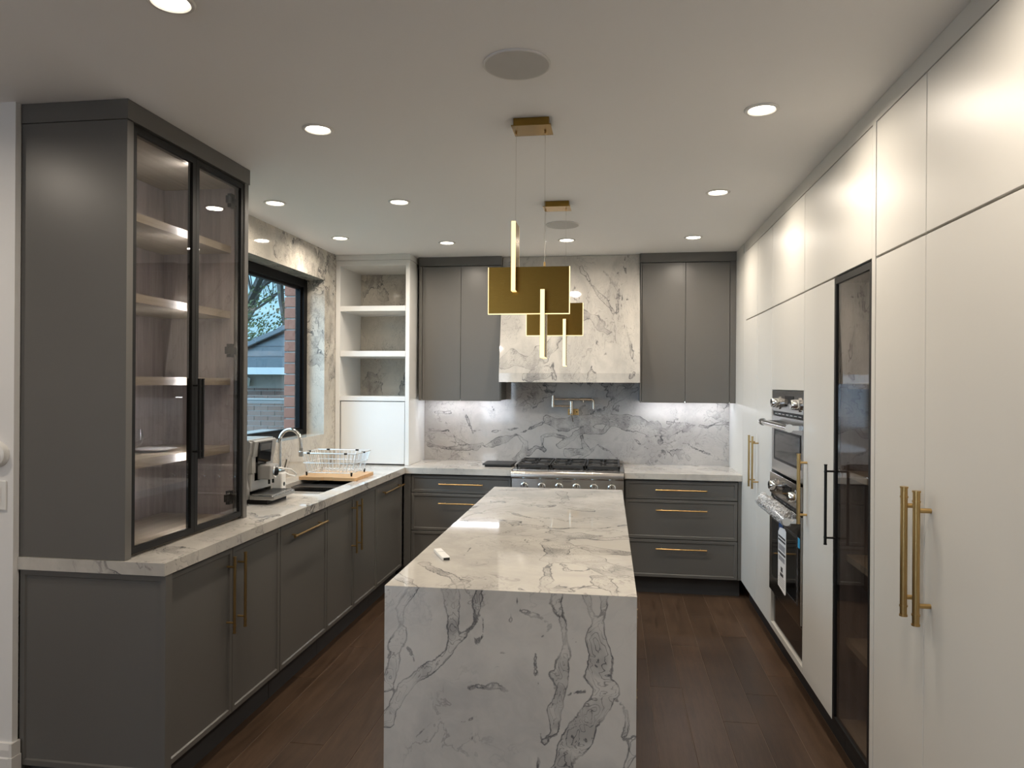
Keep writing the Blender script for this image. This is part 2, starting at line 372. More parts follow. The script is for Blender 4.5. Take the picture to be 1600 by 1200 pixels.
# wall in front, left of the tall cabinet, with its return
tag(bx('wall_front', M['white_wall'], None, -4.0, -2.222, 2.372, 2.3985, 0, ZC), kind='structure')
tag(bx('wall_side', M['white_wall'], None, -4.12, -4.0, -4.7, 2.40, 0, ZC), kind='structure')
rw = MB(); rw.box(-4.0, -3.75, -4.82, -4.7, 0, ZC); rw.box(-2.25, XR, -4.82, -4.7, 0, ZC); rw.box(-3.75, -2.25, -4.82, -4.7, 0, .6); rw.box(-3.75, -2.25, -4.82, -4.7, 2.3, ZC)
tag(rw.done('wall_rear', M['white_wall'], None), kind='structure')
w2 = struct_empty('added_window_2', (-3.0, -4.76, .6))  # unseen window, added so cool fill light has an opening behind the camera
for a, b in ((-3.75, -3.69), (-2.31, -2.25)): bx('window_frame', M['black'], w2, a, b, -4.80, -4.73, .6, 2.3)
for a, b in ((.6, .66), (2.24, 2.3)): bx('window_rail', M['black'], w2, -3.69, -2.31, -4.79, -4.74, a, b)
bx('pane', M['glass'], w2, -3.69, -2.31, -4.768, -4.762, .66, 2.24)
bb = MB(); bb.prism([(2.372, 0), (2.354, 0), (2.354, .175), (2.358, .18), (2.358, .205), (2.364, .228), (2.372, .23)], 'x', -4.0, -2.2225)
bb.box(-2.222, -2.206, 2.354, 2.398, 0, .178); bb.box(-2.222, -2.210, 2.358, 2.398, .178, .23)
tag(bb.done('baseboard_front', M['base_white'], None), kind='structure')
# window 1
w1 = struct_empty('window_1', (-2.43, (WY0 + WY1) / 2, WZ0))
fx0, fx1 = -2.466, -2.398
for y0, y1, z0, z1 in ((WY1 - .062, WY1 + .0, WZ0, WZ1), (WY0, WY0 + .062, WZ0, WZ1), (WY0 + .062, WY1 - .062, WZ1 - .062, WZ1), (WY0 + .062, WY1 - .062, WZ0, WZ0 + .040)):
    bx('window_frame', M['black_frame'], w1, fx0, fx1, y0, y1, z0, z1, bevel=.003)
for y0, y1, z0, z1 in ((WY1 - .085, WY1 - .062, WZ0 + .04, WZ1 - .062), (WY0 + .062, WY0 + .085, WZ0 + .04, WZ1 - .062), (WY0 + .085, WY1 - .085, WZ1 - .080, WZ1 - .062), (WY0 + .085, WY1 - .085, WZ0 + .04, WZ0 + .055)):
    bx('glazing_bead', M['black_frame'], w1, fx0 + .006, fx1 - .022, y0, y1, z0, z1)
bx('pane', M['glass'], w1, -2.437, -2.431, WY0 + .085, WY1 - .085, WZ0 + .055, WZ1 - .08)
# ------------------------------------------------------------------ outside
ex = struct_empty('wall_outside', (-2.52, 5.5, 0))       # brick skin of this house beside the window
bx('mortar', M['mortar'], ex, -2.60, -2.475, WY1 + .055, 6.2, -.3, 3.0)
z = -.3; k = 0
while z < 2.98:
    off = .0 if k % 2 == 0 else -.11
    y = WY1 + .045
    while y < 6.15:
        L = (.105 if (k % 2 and y < WY1 + .06) else .215); y1 = min(y + L, 6.2)
        if 1.0 < z < 2.6 and y < WY1 + .06: bx('brick', M['brick_near'], ex, -2.612, -2.474, y, y1, z, z + .078, bevel=.003)
        elif k % 1 == 0:
            if y < WY1 + .5: bx('brick', M['brick_near'], ex, -2.612, -2.52, y, y1, z, z + .078)
        y = y1 + .011
    z += .089; k += 1
tag(bx('ledge_outside', M['sillstone'], None, -2.80, -2.468, WY0 - .1, WY1 + .05, WZ0 - .05, WZ0 + .028, bevel=.006), kind='structure')
gnd = tag(bx('ground', M['soil'], None, -40, -2.9, -10, 60, -.5, -.4), kind='structure')
# neighbouring house
nh = thing('neighbour_house', (-4.0, 9.9, -.4), 'red brick house with a grey shingle hip roof and white gutter seen through the window', 'building')
NY = 10.0
bx('wall', M['mortar'], nh, -5.85, 0.5, NY, NY + 4, -.4, 1.70)
k = 0; z = 1.62
far = MB()
while z > -.4:
    x = -5.85 + (0 if k % 2 else -.11)
    while x < .4:
        a, b = max(x, -5.85), x + .205
        if x < -3.7 and z > .55 and not (1.53 < z + .03 < 1.7 and x < -4.86): bx('brick', M['brick'], nh, a, b, NY - .012, NY + .05, z, z + .064)
        elif z <= .55 or x >= -3.7: far.box(a, b, NY - .012, NY + .05, z, z + .064)
        x += .2165
    z -= .0755; k += 1
tag(far.done('brick_field', M['brick'], nh), kind='stuff')
bx('soffit', M['soffit_paint'], nh, -6.2, .5, NY - .42, NY + .1, 1.69, 1.72)
bx('frieze_board', M['soffit_paint'], nh, -5.85, .5, NY - .03, NY, 1.50, 1.69)
g = MB().prism([(NY - .52, 1.80), (NY - .53, 1.70), (NY - .43, 1.69), (NY - .40, 1.70), (NY - .40, 1.80)], 'x', -6.05, .5); g.done('gutter', M['gutter'], nh)
bx('wall_ledge', M['gutter'], nh, -5.9, .5, NY - .05, NY + .01, 1.325, 1.352)
bx('wall_ledge', M['sillstone'], nh, -5.9, .5, NY - .025, NY + .01, 1.27, 1.325)
# hip roof: shingle courses climbing from the eave, cut along the hip
xe, ye, ze, sl = -5.95, 9.56, 1.79, .7; step = .23
for i in range(14):
    t0, t1 = i * step, (i + 1) * step + .03
    p = lambda t, x, dz=0: (x, ye + t, ze + sl * t + dz)
    h = .022
    MB().hexa([p(t0, xe + t0), p(t0, 1.5), p(t1, 1.5), p(t1, xe + t1)], [p(t0, xe + t0, h), p(t0, 1.5, h), p(t1, 1.5, .004), p(t1, xe + t1, .004)]).done('shingle_course', M['shingle'], nh)
MB().hexa([(xe, ye, ze), (xe + 3.2, ye + 3.2, ze + sl * 3.2), (xe + 3.2, ye + 9, ze + sl * 3.2), (xe, ye + 12, ze)], [(xe, ye, ze + .02), (xe + 3.2, ye + 3.2, ze + sl * 3.2 + .02), (xe + 3.2, ye + 9, ze + sl * 3.2 + .02), (xe, ye + 12, ze + .02)]).done('roof_side', M['shingle'], nh)
for i in range(12):
    t0, t1 = i * .27, (i + 1) * .27 + .02
    a = Vector((xe + t0, ye + t0, ze + sl * t0)); b = Vector((xe + t1, ye + t1, ze + sl * t1)); o = Vector((.11, -.11, 0)); u = Vector((0, 0, .05))
    MB().hexa([a - o, b - o, b + u * .7, a + u], [a - o + u * .4, b - o + u * .3, b + u * 1.2, a + u * 1.6]).hexa([a + u, b + u * .7, b + o, a + o], [a + u * 1.6, b + u * 1.2, b + o + u * .3, a + o + u * .4]).done('hip_cap', M['shingle'], nh)
# security lamp on the neighbour's wall
sl_ = thing('flood_lamp', (-5.42, NY - .06, 1.62), 'small white outdoor lamp under the neighbouring eave', 'lamp')
MB().lathe((-5.40, NY - .02, 1.60), [(.035, 0), (.035, .05)], 12, (0, -1, 0)).done('bracket', M['black'], sl_)
MB().lathe((-5.42, NY - .10, 1.57), [(.03, .10), (.05, .06), (.075, 0), (.07, -.01), (0, -.01)], 14, (.5, .3, 1)).done('lamp_head', M['porcelain'], sl_, smooth=True)
# trees behind the house
def branch(mb, p, d, L, r, depth, rnd):
    pts = [p]; q = p.copy(); dd = d.copy(); n = 4
    for i in range(n):
        dd = (dd + Vector((rnd.uniform(-.22, .22), rnd.uniform(-.22, .22), rnd.uniform(-.06, .14)))).normalized(); q = q + dd * (L / n); pts.append(q.copy())
    mb.tube(pts, r, 5 if depth > 2 else 3, r * .55)
    if depth == 0: return
    for i in range(rnd.choice((3, 4, 4))):
        k = rnd.randint(1, n); a = Vector((rnd.uniform(-1, 1), rnd.uniform(-1, 1), rnd.uniform(-.1, .8))).normalized()
        branch(mb, pts[k].copy(), (dd * .7 + a * .8).normalized(), L * rnd.uniform(.55, .75), r * .5, depth - 1, rnd)
def bare_tree(loc, h, seed, label, lean=(0, 0)):
    t = thing('bare_tree', loc, label, 'tree', 'bare trees outside the window'); rnd = random.Random(seed); mb = MB(); p = Vector(loc); d = Vector((lean[0], lean[1], 1)).normalized()
    mid = p + d * h * .35
    MB().tube([p, p + d * h * .18, mid], .16, 8, .12).done('trunk', M['bark'], t)
    for k in range(6): branch(mb, mid - d * rnd.uniform(0, .6), (d + Vector((rnd.uniform(-.8, .8), rnd.uniform(-.8, .8), 0))).normalized(), h * rnd.uniform(.25, .36), .075, 4, rnd)
    mb.done('branches', M['bark'], t)
bare_tree((-7.15, 15.5, -.4), 9.5, 3, 'tall bare tree with grey branches, rightmost outside the window', (-.10, 0))
bare_tree((-10.3, 17.5, -.4), 9.0, 11, 'tall bare tree with thin twigs, leftmost outside the window', (.1, 0))
def leafy(loc, r, h, seed, label):
    t = thing('leafy_tree', loc, label, 'tree'); rnd = random.Random(seed)
    MB().tube([loc, (loc[0] + .1, loc[1], loc[2] + h * .5), (loc[0], loc[1], loc[2] + h)], .1, 6, .04).done('trunk', M['bark'], t)
    vs, fs = [], []
    for i in range(1700):
        a = rnd.uniform(0, 6.283); u = rnd.uniform(-1, 1); rr = r * rnd.random() ** .4 * (1 + .25 * math.sin(a * 3 + u * 4)); c = Vector((loc[0] + rr * math.cos(a) * math.sqrt(1 - u * u), loc[1] + rr * math.sin(a) * math.sqrt(1 - u * u), loc[2] + h + rr * u * .9))
        n = Vector((rnd.gauss(0, 1), rnd.gauss(0, 1), rnd.gauss(0, 1))).normalized(); e = n.orthogonal().normalized() * .05; f = n.cross(e).normalized() * .022
        b = len(vs); vs += [c - e, c + f, c + e, c - f]; fs.append((b, b + 1, b + 2, b + 3))
    me = bpy.data.meshes.new('foliage'); me.from_pydata([tuple(v) for v in vs], [], fs); tag(link('foliage', me, M['leaf'], t), kind='stuff')
leafy((-8.0, 14.9, -.4), 1.25, 3.0, 5, 'olive green leafy tree behind the grey shingle roof')

# ================================================================== CABINET BUILDING
def shaker(name, mat, parent, o, u, n, w, h, th=.02, rim=.021, dep=.007):
    """door/drawer front: o = lower left corner of the outer face, u = width direction, n = outward normal"""
    o, u, n = Vector(o), Vector(u), Vector(n); v = Vector((0, 0, 1))
    def P(a, b, d): return o + u * a + v * b + n * d
    b = .0015
    rings = [[P(0, 0, -th), P(w, 0, -th), P(w, h, -th), P(0, h, -th)], [P(0, 0, -b), P(w, 0, -b), P(w, h, -b), P(0, h, -b)], [P(b, b, 0), P(w - b, b, 0), P(w - b, h - b, 0), P(b, h - b, 0)],
             [P(rim, rim, 0), P(w - rim, rim, 0), P(w - rim, h - rim, 0), P(rim, h - rim, 0)], [P(rim + .004, rim + .004, -dep), P(w - rim - .004, rim + .004, -dep), P(w - rim - .004, h - rim - .004, -dep), P(rim + .004, h - rim - .004, -dep)]]
    mb = MB(); V = [[mb.bm.verts.new(p) for p in r] for r in rings]; mb.bm.faces.new(V[0][::-1])
    for A, B in zip(V, V[1:]):
        for i in range(4): mb.bm.faces.new([A[i], A[(i + 1) % 4], B[(i + 1) % 4], B[i]])
    mb.bm.faces.new(V[-1]); bmesh.ops.recalc_face_normals(mb.bm, faces=mb.bm.faces[:])
    return mb.done(name, mat, parent)
def handle(parent, p0, p1, n, r=.006, off=.036, inset=.045, mat=None, name='handle', square=False):
    """bar pull from p0 to p1 (points on the door face), standing off along n"""
    p0, p1, n = Vector(p0), Vector(p1), Vector(n); d = (p1 - p0).normalized(); a, b = p0 + n * off, p1 + n * off; mb = MB()
    if square:
        for q0, q1, rr in ((a, b, r),): mb.cyl(q0, q1, rr * 1.2, 4)
    else:
        mb.cyl(a + d * .002, b - d * .002, r, 14)
        for e, s in ((a, 1), (b, -1)):
            mb.cyl(e, e + d * s * .005, r * 1.18, 14); mb.cyl(e + d * s * .030, e + d * s * .035, r * 1.18, 14)
    for e, s in ((p0, 1), (p1, -1)): mb.cyl(e + d * s * inset, e + d * s * inset + n * off, r * .72, 10)
    return mb.done(name, mat or M['gold'], parent, smooth=not square)

# ---- left run, fronts face +x
XF = -1.640                       # door faces
zd0, zd1 = .140, .862
def base_left(label, y0, y1, doors, handles, top=.872):
    c = thing('base_cabinet', ((-2.2 + XF) / 2, (y0 + y1) / 2, 0), label, 'cabinet', 'grey base cabinets below the window')
    ya = y0
    bx('carcass', M['grey'], c, -2.225, XF - .022, ya + .012, y1 - .001, .13, top)
    bx('toe_kick', M['toe'], c, -2.20, -1.700, ya + .001, y1 - .001, .0, .13)
    for (a, b), hd in zip(doors, handles):
        dr = shaker('door', M['grey'], c, (XF, a + .0015, zd0), (0, 1, 0), (1, 0, 0), b - a - .003, zd1 - zd0)
        if hd[0] == 'v': handle(dr, (XF, hd[1], .505), (XF, hd[1], .835), (1, 0, 0), .0062)
        else: handle(dr, (XF, hd[1], .797), (XF, hd[2], .797), (1, 0, 0), .0062)
    return c
c1 = base_left('nearest grey base cabinet with a panelled end and long upright gold pulls', 2.43, 3.352, [(2.443, 2.902), (2.902, 3.350)], [('v', 2.855), ('v', 2.945)])
ep = shaker('end_panel', M['grey'], c1, (-2.2205, 2.402, .130), (1, 0, 0), (0, -1, 0), .6005, .742, .0385, .021)
bx('end_toe', M['toe'], c1, -2.15, -1.71, 2.44, 2.455, 0, .13)
base_left('grey base cabinet with a single door and one level gold pull, below the coffee machine', 3.354, 3.940, [(3.354, 3.938)], [('h', 3.44, 3.86)])
base_left('grey base cabinet below the sink with two doors and upright gold pulls', 3.942, 4.818, [(3.942, 4.374), (4.374, 4.817)], [('v', 4.329), ('v', 4.419)], .68)
base_left('grey base cabinet with one level gold pull at the inner corner of the left run', 4.820, 5.455, [(4.820, 5.425)], [('h', 4.90, 5.36)], .68)
# ---- worktop, left L with a sink cut-out
zt, zb = .92, .8735
SX0, SX1, SY0, SY1 = -2.105, -1.735, 4.03, 4.98
ct = MB(); XC = -1.6181; YC = 5.4336
for a in ((XL - .0, SX0, SY0, SY1), (SX1, XC, SY0, SY1), (XL, XC, 2.391, SY0), (XL, XC, SY1, YC), (XL, -.774, YC, YB)):
    ct.box(*a, zb, zt)
bmesh.ops.remove_doubles(ct.bm, verts=ct.bm.verts[:], dist=1e-5)
o = ct.done('worktop', M['marble_counter'], None, org=(-1.9, 4.0, zb)); tag(o, 'white and grey marble worktop turning the corner under the window to the range', 'worktop')
o = MB().box(.092, .952, YC, YB, zb, zt, bevel=.0015).done('worktop', M['marble_counter'], None, org=(.1, 5.2, zb)); tag(o, 'short white and grey marble worktop to the right of the range', 'worktop')
# ---- back run base units, fronts face -y
YF = 5.458
def drawers(label, x0, x1, dx0, dx1, hx0, hx1, toe):
    c = thing('drawer_cabinet', ((x0 + x1) / 2, 5.75, 0), label, 'cabinet', 'grey drawer units beside the range')
    bx('carcass', M['grey'], c, x0, x1, YF + .022, YB - .005, .13, .872); bx('toe_kick', M['toe'], c, toe[0], toe[1], YF + .065, YB - .1, 0, .13)
    bx('filler', M['grey'], c, *( (dx1 + .004, x1, YF - .0, YF + .025, .135, .872) if x1 > 0 else (x0, dx0 - .004, YF, YF + .025, .135, .872)))
    for a, b in ((.724, .860), (.424, .718), (.135, .418)):
        f = shaker('drawer_front', M['grey'], c, (dx0, YF, a), (1, 0, 0), (0, -1, 0), dx1 - dx0, b - a)
        hz = {.724: .795, .424: .644, .135: .354}[a]
        handle(f, (hx0, YF, hz), (hx1, YF, hz), (0, -1, 0), .0055)
drawers('grey three drawer base unit with gold pulls, left of the steel range', -1.635, -.774, -1.575, -.778, -1.345, -.995, (-1.70, -.774))
drawers('grey three drawer base unit with gold pulls, right of the steel range', .094, .952, .100, .924, .325, .700, (.094, .951))
# ---- backsplash and hood
V_SPLASH = veins([([(145, 200), (230, 210), (290, 262), (350, 290), (430, 272), (500, 235), (560, 212), (640, 182)], .006), ([(300, 110), (318, 150), (350, 240)], .002), ([(140, 270), (200, 285), (300, 288), (380, 272)], .010),
    ([(430, 275), (470, 250), (540, 225), (580, 260), (575, 300), (520, 330)], .016), ([(340, 205), (470, 205), (600, 190), (700, 165)], .003), ([(590, 310), (620, 285), (660, 300)], .012), ([(650, 300), (640, 235), (700, 215), (760, 240)], .006),
    ([(680, 160), (760, 175), (850, 160), (960, 160), (1060, 175), (1150, 200)], .030), ([(940, 130), (955, 85), (1010, 40), (1070, 20)], .020), ([(730, 280), (780, 250), (830, 215), (920, 205), (970, 150)], .016), ([(760, 310), (850, 290), (830, 240)], .020),
    ([(1210, 172), (1300, 190), (1400, 182), (1490, 178)], .010), ([(1150, 195), (1200, 225), (1300, 270), (1480, 350)], .002), ([(1060, 250), (1130, 300), (1220, 340)], .002), ([(820, 330), (900, 270), (1000, 330)], .005), ([(150, 130), (240, 118)], .003), ([(420, 80), (440, 130)], .003)], 620, 600, .35, 1, YB, 0, 2, 1.5)
bsp = slab('backsplash', M['marble_splash'], None, lambda u, v: (u, YB - .022, v), -1.627, .952, zt, 1.70, V_SPLASH, .02, (0, -1, 0))
tag(bsp, 'polished marble backsplash with swirling grey veins behind the range', 'backsplash')
HXa, HXb = -.903, .209
hood = thing('range_hood', ((HXa + HXb) / 2, 5.85, 1.60), 'marble clad range hood sloping out over the range', 'range hood')
V_HOOD = veins([([(790, 110), (830, 170), (880, 240), (950, 320)], .010), ([(815, 330), (860, 350), (920, 410)], .030), ([(430, 560), (480, 520), (560, 545), (640, 480), (700, 440)], .040), ([(560, 625), (640, 600)], .030), ([(440, 350), (470, 430)], .003),
    ([(960, 250), (1000, 400), (1040, 560)], .002), ([(900, 120), (960, 230)], .002), ([(1020, 620), (1040, 590)], .012), ([(870, 230), (920, 260), (1040, 250)], .003), ([(470, 200), (440, 300)], .002)], 640, 380, .3375, 1, 5.68, 0, 2, 1.3)
yt, yb_ = 5.79, 5.612; zs = 1.672
slab('sloped_panel', M['marble_hood'], hood, lambda u, v: (u, yb_ + (yt - yb_) * (v - zs) / (ZC - .002 - zs), v), HXa, HXb, zs, ZC - .002, V_HOOD, .02, (0, -1, 0))
slab('lip_panel', M['marble_hood'], hood, lambda u, v: (u, yb_ - .001, v), HXa, HXb, 1.600, zs - .0005, V_HOOD, .02, (0, -1, 0))
for x in (HXa + .001, HXb - .021):
    MB().prism([(yb_ + .022, 1.602), (yb_ + .022, zs), (yt + .02, ZC - .003), (YB - .025, ZC - .003), (YB - .025, 1.602)], 'x', x, x + .02).done('side_panel', M['marble_hood'], hood)
bx('underside', M['steel_dark'], hood, HXa + .022, HXb - .022, yb_ + .022, YB - .03, 1.612, 1.626)
for k in range(3): bx('filter', M['steel'], hood, HXa + .12 + k * .30, HXa + .39 + k * .30, 5.70, 5.98, 1.605, 1.613, bevel=.002)
# ---- grey wall cabinets
def upper(label, x0, x1, seams, crown_x):
    c = thing('wall_cabinet', ((x0 + x1) / 2, 5.9, 1.444), label, 'cabinet', 'grey wall cabinets beside the hood')
    YU = 5.7387
    bx('carcass', M['grey'], c, x0 + .001, x1 - .001, YU + .021, YB - .023, 1.452, 2.56)
    bx('crown', M['grey'], c, crown_x[0], crown_x[1], YU - .006, YB - .005, 2.5578, ZC - .001)
    bx('stile', M['grey'], c, x0, seams[0] - .002, YU, YU + .021, 1.444, 2.556); bx('stile', M['grey'], c, seams[-1] + .002, x1, YU, YU + .021, 1.444, 2.556)
    for a, b in zip(seams, seams[1:]): bx('door', M['grey'], c, a + .0015, b - .0015, YU + .001, YU + .021, 1.444, 2.553, bevel=.0012)
    bx('light_rail', M['black'], c, x0 + .03, x1 - .03, YB - .155, YB - .125, 1.4495, 1.452)
    st = bx('light_strip', M['led_under'], c, x0 + .04, x1 - .04, YB - .148, YB - .132, 1.4465, 1.4495)
    return c
upper('grey two door wall cabinet left of the marble hood, beside the white shelves', -1.5995, -.9062, [-1.571, -1.245, -.913], (-1.603, -.9055))
upper('grey two door wall cabinet right of the marble hood, beside the white tall cabinets', .2132, .9515, [.227, .565, .905], (.2115, .9515))
# ---- white open shelf unit in the corner
su = thing('shelf_unit', (-1.94, 5.8, zt), 'white corner unit with three open marble backed shelves above a lift door', 'shelf unit')
YS = 5.56; sx0, sx1 = XL + .002, -1.628
bx('side_panel', M['white_window_lit'], su, sx0, -2.215, YS, YB - .003, zt + .001, 2.585, bevel=.001)
bx('side_panel', M['white_window_lit'], su, -1.662, sx1, YS, YB - .003, zt + .001, 2.585, bevel=.001)
bx('crown', M['white_window_lit'], su, sx0, sx1 + .003, YS - .004, YB - .003, 2.587, ZC - .001)
bx('top_rail', M['white_window_lit'], su, -2.214, -1.663, YS + .0005, YB - .003, 2.541, 2.585)
bx('back_panel', M['marble_wall'], su, -2.214, -1.663, YB - .02, YB - .004, zt + .001, 2.54)
for a, b in ((2.172, 2.214), (1.802, 1.847), (1.440, 1.478)): bx('shelf', M['white_window_lit'], su, -2.214, -1.663, YS + .0005, YB - .021, a, b, bevel=.001)
bx('lift_door', M['white_window_lit'], su, -2.205, -1.667, YS + .004, YS + .024, zt + .010, 1.434, bevel=.001)
# ---- tall glass cabinet on the worktop
tc = thing('display_cabinet', (-2.0, 2.84, zt), 'tall grey display cabinet with black framed glass doors standing on the worktop', 'cabinet')
TY0, TY1 = 2.400, 3.284; TX0, TXf = -2.222, -1.784
bx('side_panel', M['grey'], tc, TX0, TXf, TY0, TY0 + .036, zt + .001, 2.5575, bevel=.001)
bx('side_panel', M['grey'], tc, TX0, TXf, TY1 - .034, TY1, zt + .001, 2.5575, bevel=.001)
bx('crown', M['grey'], tc, -2.219, -1.7795, 2.396, 3.288, 2.5585, ZC - .001)
bx('top_panel', M['grey'], tc, TX0, TXf - .03, TY0 + .036, TY1 - .034, 2.545, 2.5575)
iy0, iy1 = TY0 + .0365, TY1 - .0345
bx('back_panel', M['wood_in'], tc, TX0, -2.205, iy0, iy1, zt + .001, 2.544)
bx('liner', M['wood_in'], tc, -2.204, -1.832, iy0, iy0 + .014, zt + .018, 2.544); bx('liner', M['wood_in'], tc, -2.204, -1.832, iy1 - .014, iy1, zt + .018, 2.544)
bx('liner', M['wood_shelf'], tc, -2.204, -1.832, iy0, iy1, 2.53, 2.544)
bx('liner', M['wood_shelf'], tc, -2.204, -1.812, iy0, iy1, zt + .001, zt + .018)
for zs_ in (2.247, 1.930, 1.605, 1.277): bx('shelf', M['wood_shelf'], tc, -2.204, -1.848, iy0 + .0145, iy1 - .0145, zs_ - .034, zs_)
ym = 2.849
bx('light_profile', M['black'], tc, -1.822, -1.812, ym - .011, ym + .011, .945, 2.535)
bx('light_strip', M['led_white'], tc, -1.8245, -1.8222, ym - .007, ym + .007, .95, 2.53)
for a, b, hy in ((iy0 + .002, ym - .001, 2.812), (ym + .001, iy1 - .002, 2.888)):
    d_ = MB(); f = .023; x0, x1 = -1.808, -1.790
    d_.box(x0, x1, a, a + f, .9325, 2.552); d_.box(x0, x1, b - f, b, .9325, 2.552); d_.box(x0, x1, a + f, b - f, .9325, .9575); d_.box(x0, x1, a + f, b - f, 2.527, 2.552)
    dd = d_.done('glass_door', M['black'], tc)
    bx('pane', M['smoke'], dd, -1.802, -1.797, a + f, b - f, .9575, 2.527)
    handle(dd, (-1.790, hy + (.026 if hy < ym else -.026), 1.255), (-1.790, hy + (.026 if hy < ym else -.026), 1.600), (1, 0, 0), .0072, .028, .03, M['black'])
    if b > 3:
        for hz in (2.452, 1.736, 1.034):
            MB().box(-1.818, -1.803, b - .115, b - .035, hz - .017, hz + .017).box(-1.822, -1.803, b - .092, b - .058, hz - .032, hz + .032).done('hinge', M['black'], dd)
# cup and plate inside
cup = MB().lathe((-2.005, 2.748, 1.277), [(.030, .0), (.031, .004), (.008, .010), (.012, .022), (.034, .05), (.038, .08), (.034, .105), (.032, .105), (.036, .08), (.032, .052), (.0, .03)], 28).done('glass_cup', M['cupglass'], None, smooth=True)
tag(cup, 'small footed clear glass cup on the display cabinet shelf', 'cup')
pl = MB().lathe((-2.0, 2.885, 1.277), [(.04, 0), (.05, .002), (.085, .012), (.088, .014), (.083, .0145), (.05, .006), (0, .005)], 36).done('plate', M['porcelain'], None, smooth=True)
tag(pl, 'white plate lying on the display cabinet shelf beside the glass cup', 'plate')

# ---- right wall of white tall cabinets, fronts face -x
XD = .9516; zb0, zs1, zs2, zs3 = .136, 2.0525, 2.0600, 2.5530
def wdoor(parent, y0, y1, z0, z1, name='door', g=.0021):
    return bx(name, M['white'], parent, XD, XD + .02, y0 + g, y1 - g, z0, z1, bevel=.0014)
def tall(name, label, y0, y1):
    c = thing(name, ((XD + XR) / 2, (y0 + y1) / 2, 0), label, 'cabinet', 'white tall cabinets along the right wall')
    bx('toe_kick', M['toe_black'], c, 1.007, XR - .01, y0 + .001, y1 - .001, 0, .125)
    return c
HN = (-1, 0, 0)
tA = tall('tall_cabinet', 'white tall cabinet at the far end with a close pair of upright gold pulls', 4.470, 5.428)
bx('carcass', M['white'], tA, XD + .024, XR - .005, 4.471, 5.427, .126, 2.558)
bx('filler', M['white'], tA, XD + .001, XD + .02, 5.322, 5.4265, .136, 2.557)
d1 = wdoor(tA, 4.907, 5.320, zb0, zs1); d2 = wdoor(tA, 4.472, 4.907, zb0, zs1)
wdoor(tA, 4.907, 5.320, zs2, zs3, 'upper_door'); wdoor(tA, 4.472, 4.907, zs2, zs3, 'upper_door')
handle(d1, (XD, 4.965, .905), (XD, 4.965, 1.250), HN, .0066, .040, .045); handle(d2, (XD, 4.849, .905), (XD, 4.849, 1.250), HN, .0066, .040, .045)
# side panel reaching back past the worktop
tag(bx('trim_2', M['white'], None, .9525, .972, 5.429, YB - .003, .136, ZC - .001), kind='structure')
# oven tower
tB = tall('oven_tower', 'white tall cabinet housing the two stacked steel ovens', 3.738, 4.469)
bx('carcass', M['white'], tB, XD + .024, XR - .005, 3.739, 4.468, 1.560, 2.558)
bx('back', M['white'], tB, XR - .03, XR - .005, 3.739, 4.468, .126, 1.56)
bx('side_jamb', M['white'], tB, XD, XR - .035, 4.453, 4.4685, .136, 1.560); bx('side_jamb', M['white'], tB, XD, XR - .035, 3.7385, 3.7405, .136, 1.560)
bx('bottom_ledge', M['white'], tB, XD, XR - .035, 3.741, 4.452, .136, .168)
wdoor(tB, 3.738, 4.470, 1.560, zs1, 'flap_door'); wdoor(tB, 3.738, 4.470, zs2, zs3, 'upper_door')
# gold handle cabinet + glass door cabinet share one wide upper door
tC = tall('tall_cabinet', 'white tall cabinet with a single upright gold pull, between the ovens and the glass door', 3.252, 3.737)
bx('carcass', M['white'], tC, XD + .024, XR - .005, 3.253, 3.736, .126, 2.052)
d3 = wdoor(tC, 3.252, 3.737, zb0, zs1); handle(d3, (XD, 3.672, .903), (XD, 3.672, 1.250), HN, .0085, .040, .045)
tD = tall('glass_door_cabinet', 'white tall cabinet with a black framed smoked glass door and wood shelves', 2.800, 3.251)
for a, b in ((2.801, 2.820), (3.232, 3.250)): bx('side_panel', M['wood_in'], tD, XD + .024, XR - .005, a, b, .126, 2.052)
bx('back_panel', M['wood_in'], tD, XR - .02, XR - .005, 2.82, 3.232, .126, 2.052)
bx('top_panel', M['wood_in'], tD, XD + .024, XR - .02, 2.82, 3.232, 2.03, 2.052); bx('bottom_panel', M['wood_shelf'], tD, XD + .024, XR - .02, 2.82, 3.232, .126, .15)
for zz in (.50, .86, 1.22, 1.60): bx('shelf', M['wood_shelf'], tD, XD + .05, XR - .02, 2.8205, 3.2315, zz - .028, zz)
gd = MB(); a, b, f = 2.803, 3.249, .022
gd.box(XD, XD + .02, a, a + f, zb0, 2.050); gd.box(XD, XD + .02, b - f, b, zb0, 2.050); gd.box(XD, XD + .02, a + f, b - f, zb0, zb0 + .024); gd.box(XD, XD + .02, a + f, b - f, 2.024, 2.050)
gdo = gd.done('glass_door', M['black'], tD); bx('pane', M['smoke_dark'], gdo, XD + .006, XD + .011, a + f, b - f, zb0 + .024, 2.024)
handle(gdo, (XD, 3.222, .900), (XD, 3.222, 1.247), HN, .006, .040, .03, M['black'])
wdoor(tD, 2.800, 3.737, zs2, zs3, 'upper_door'); bx('upper_carcass', M['white'], tD, XD + .024, XR - .005, 2.801, 3.736, 2.056, 2.558)
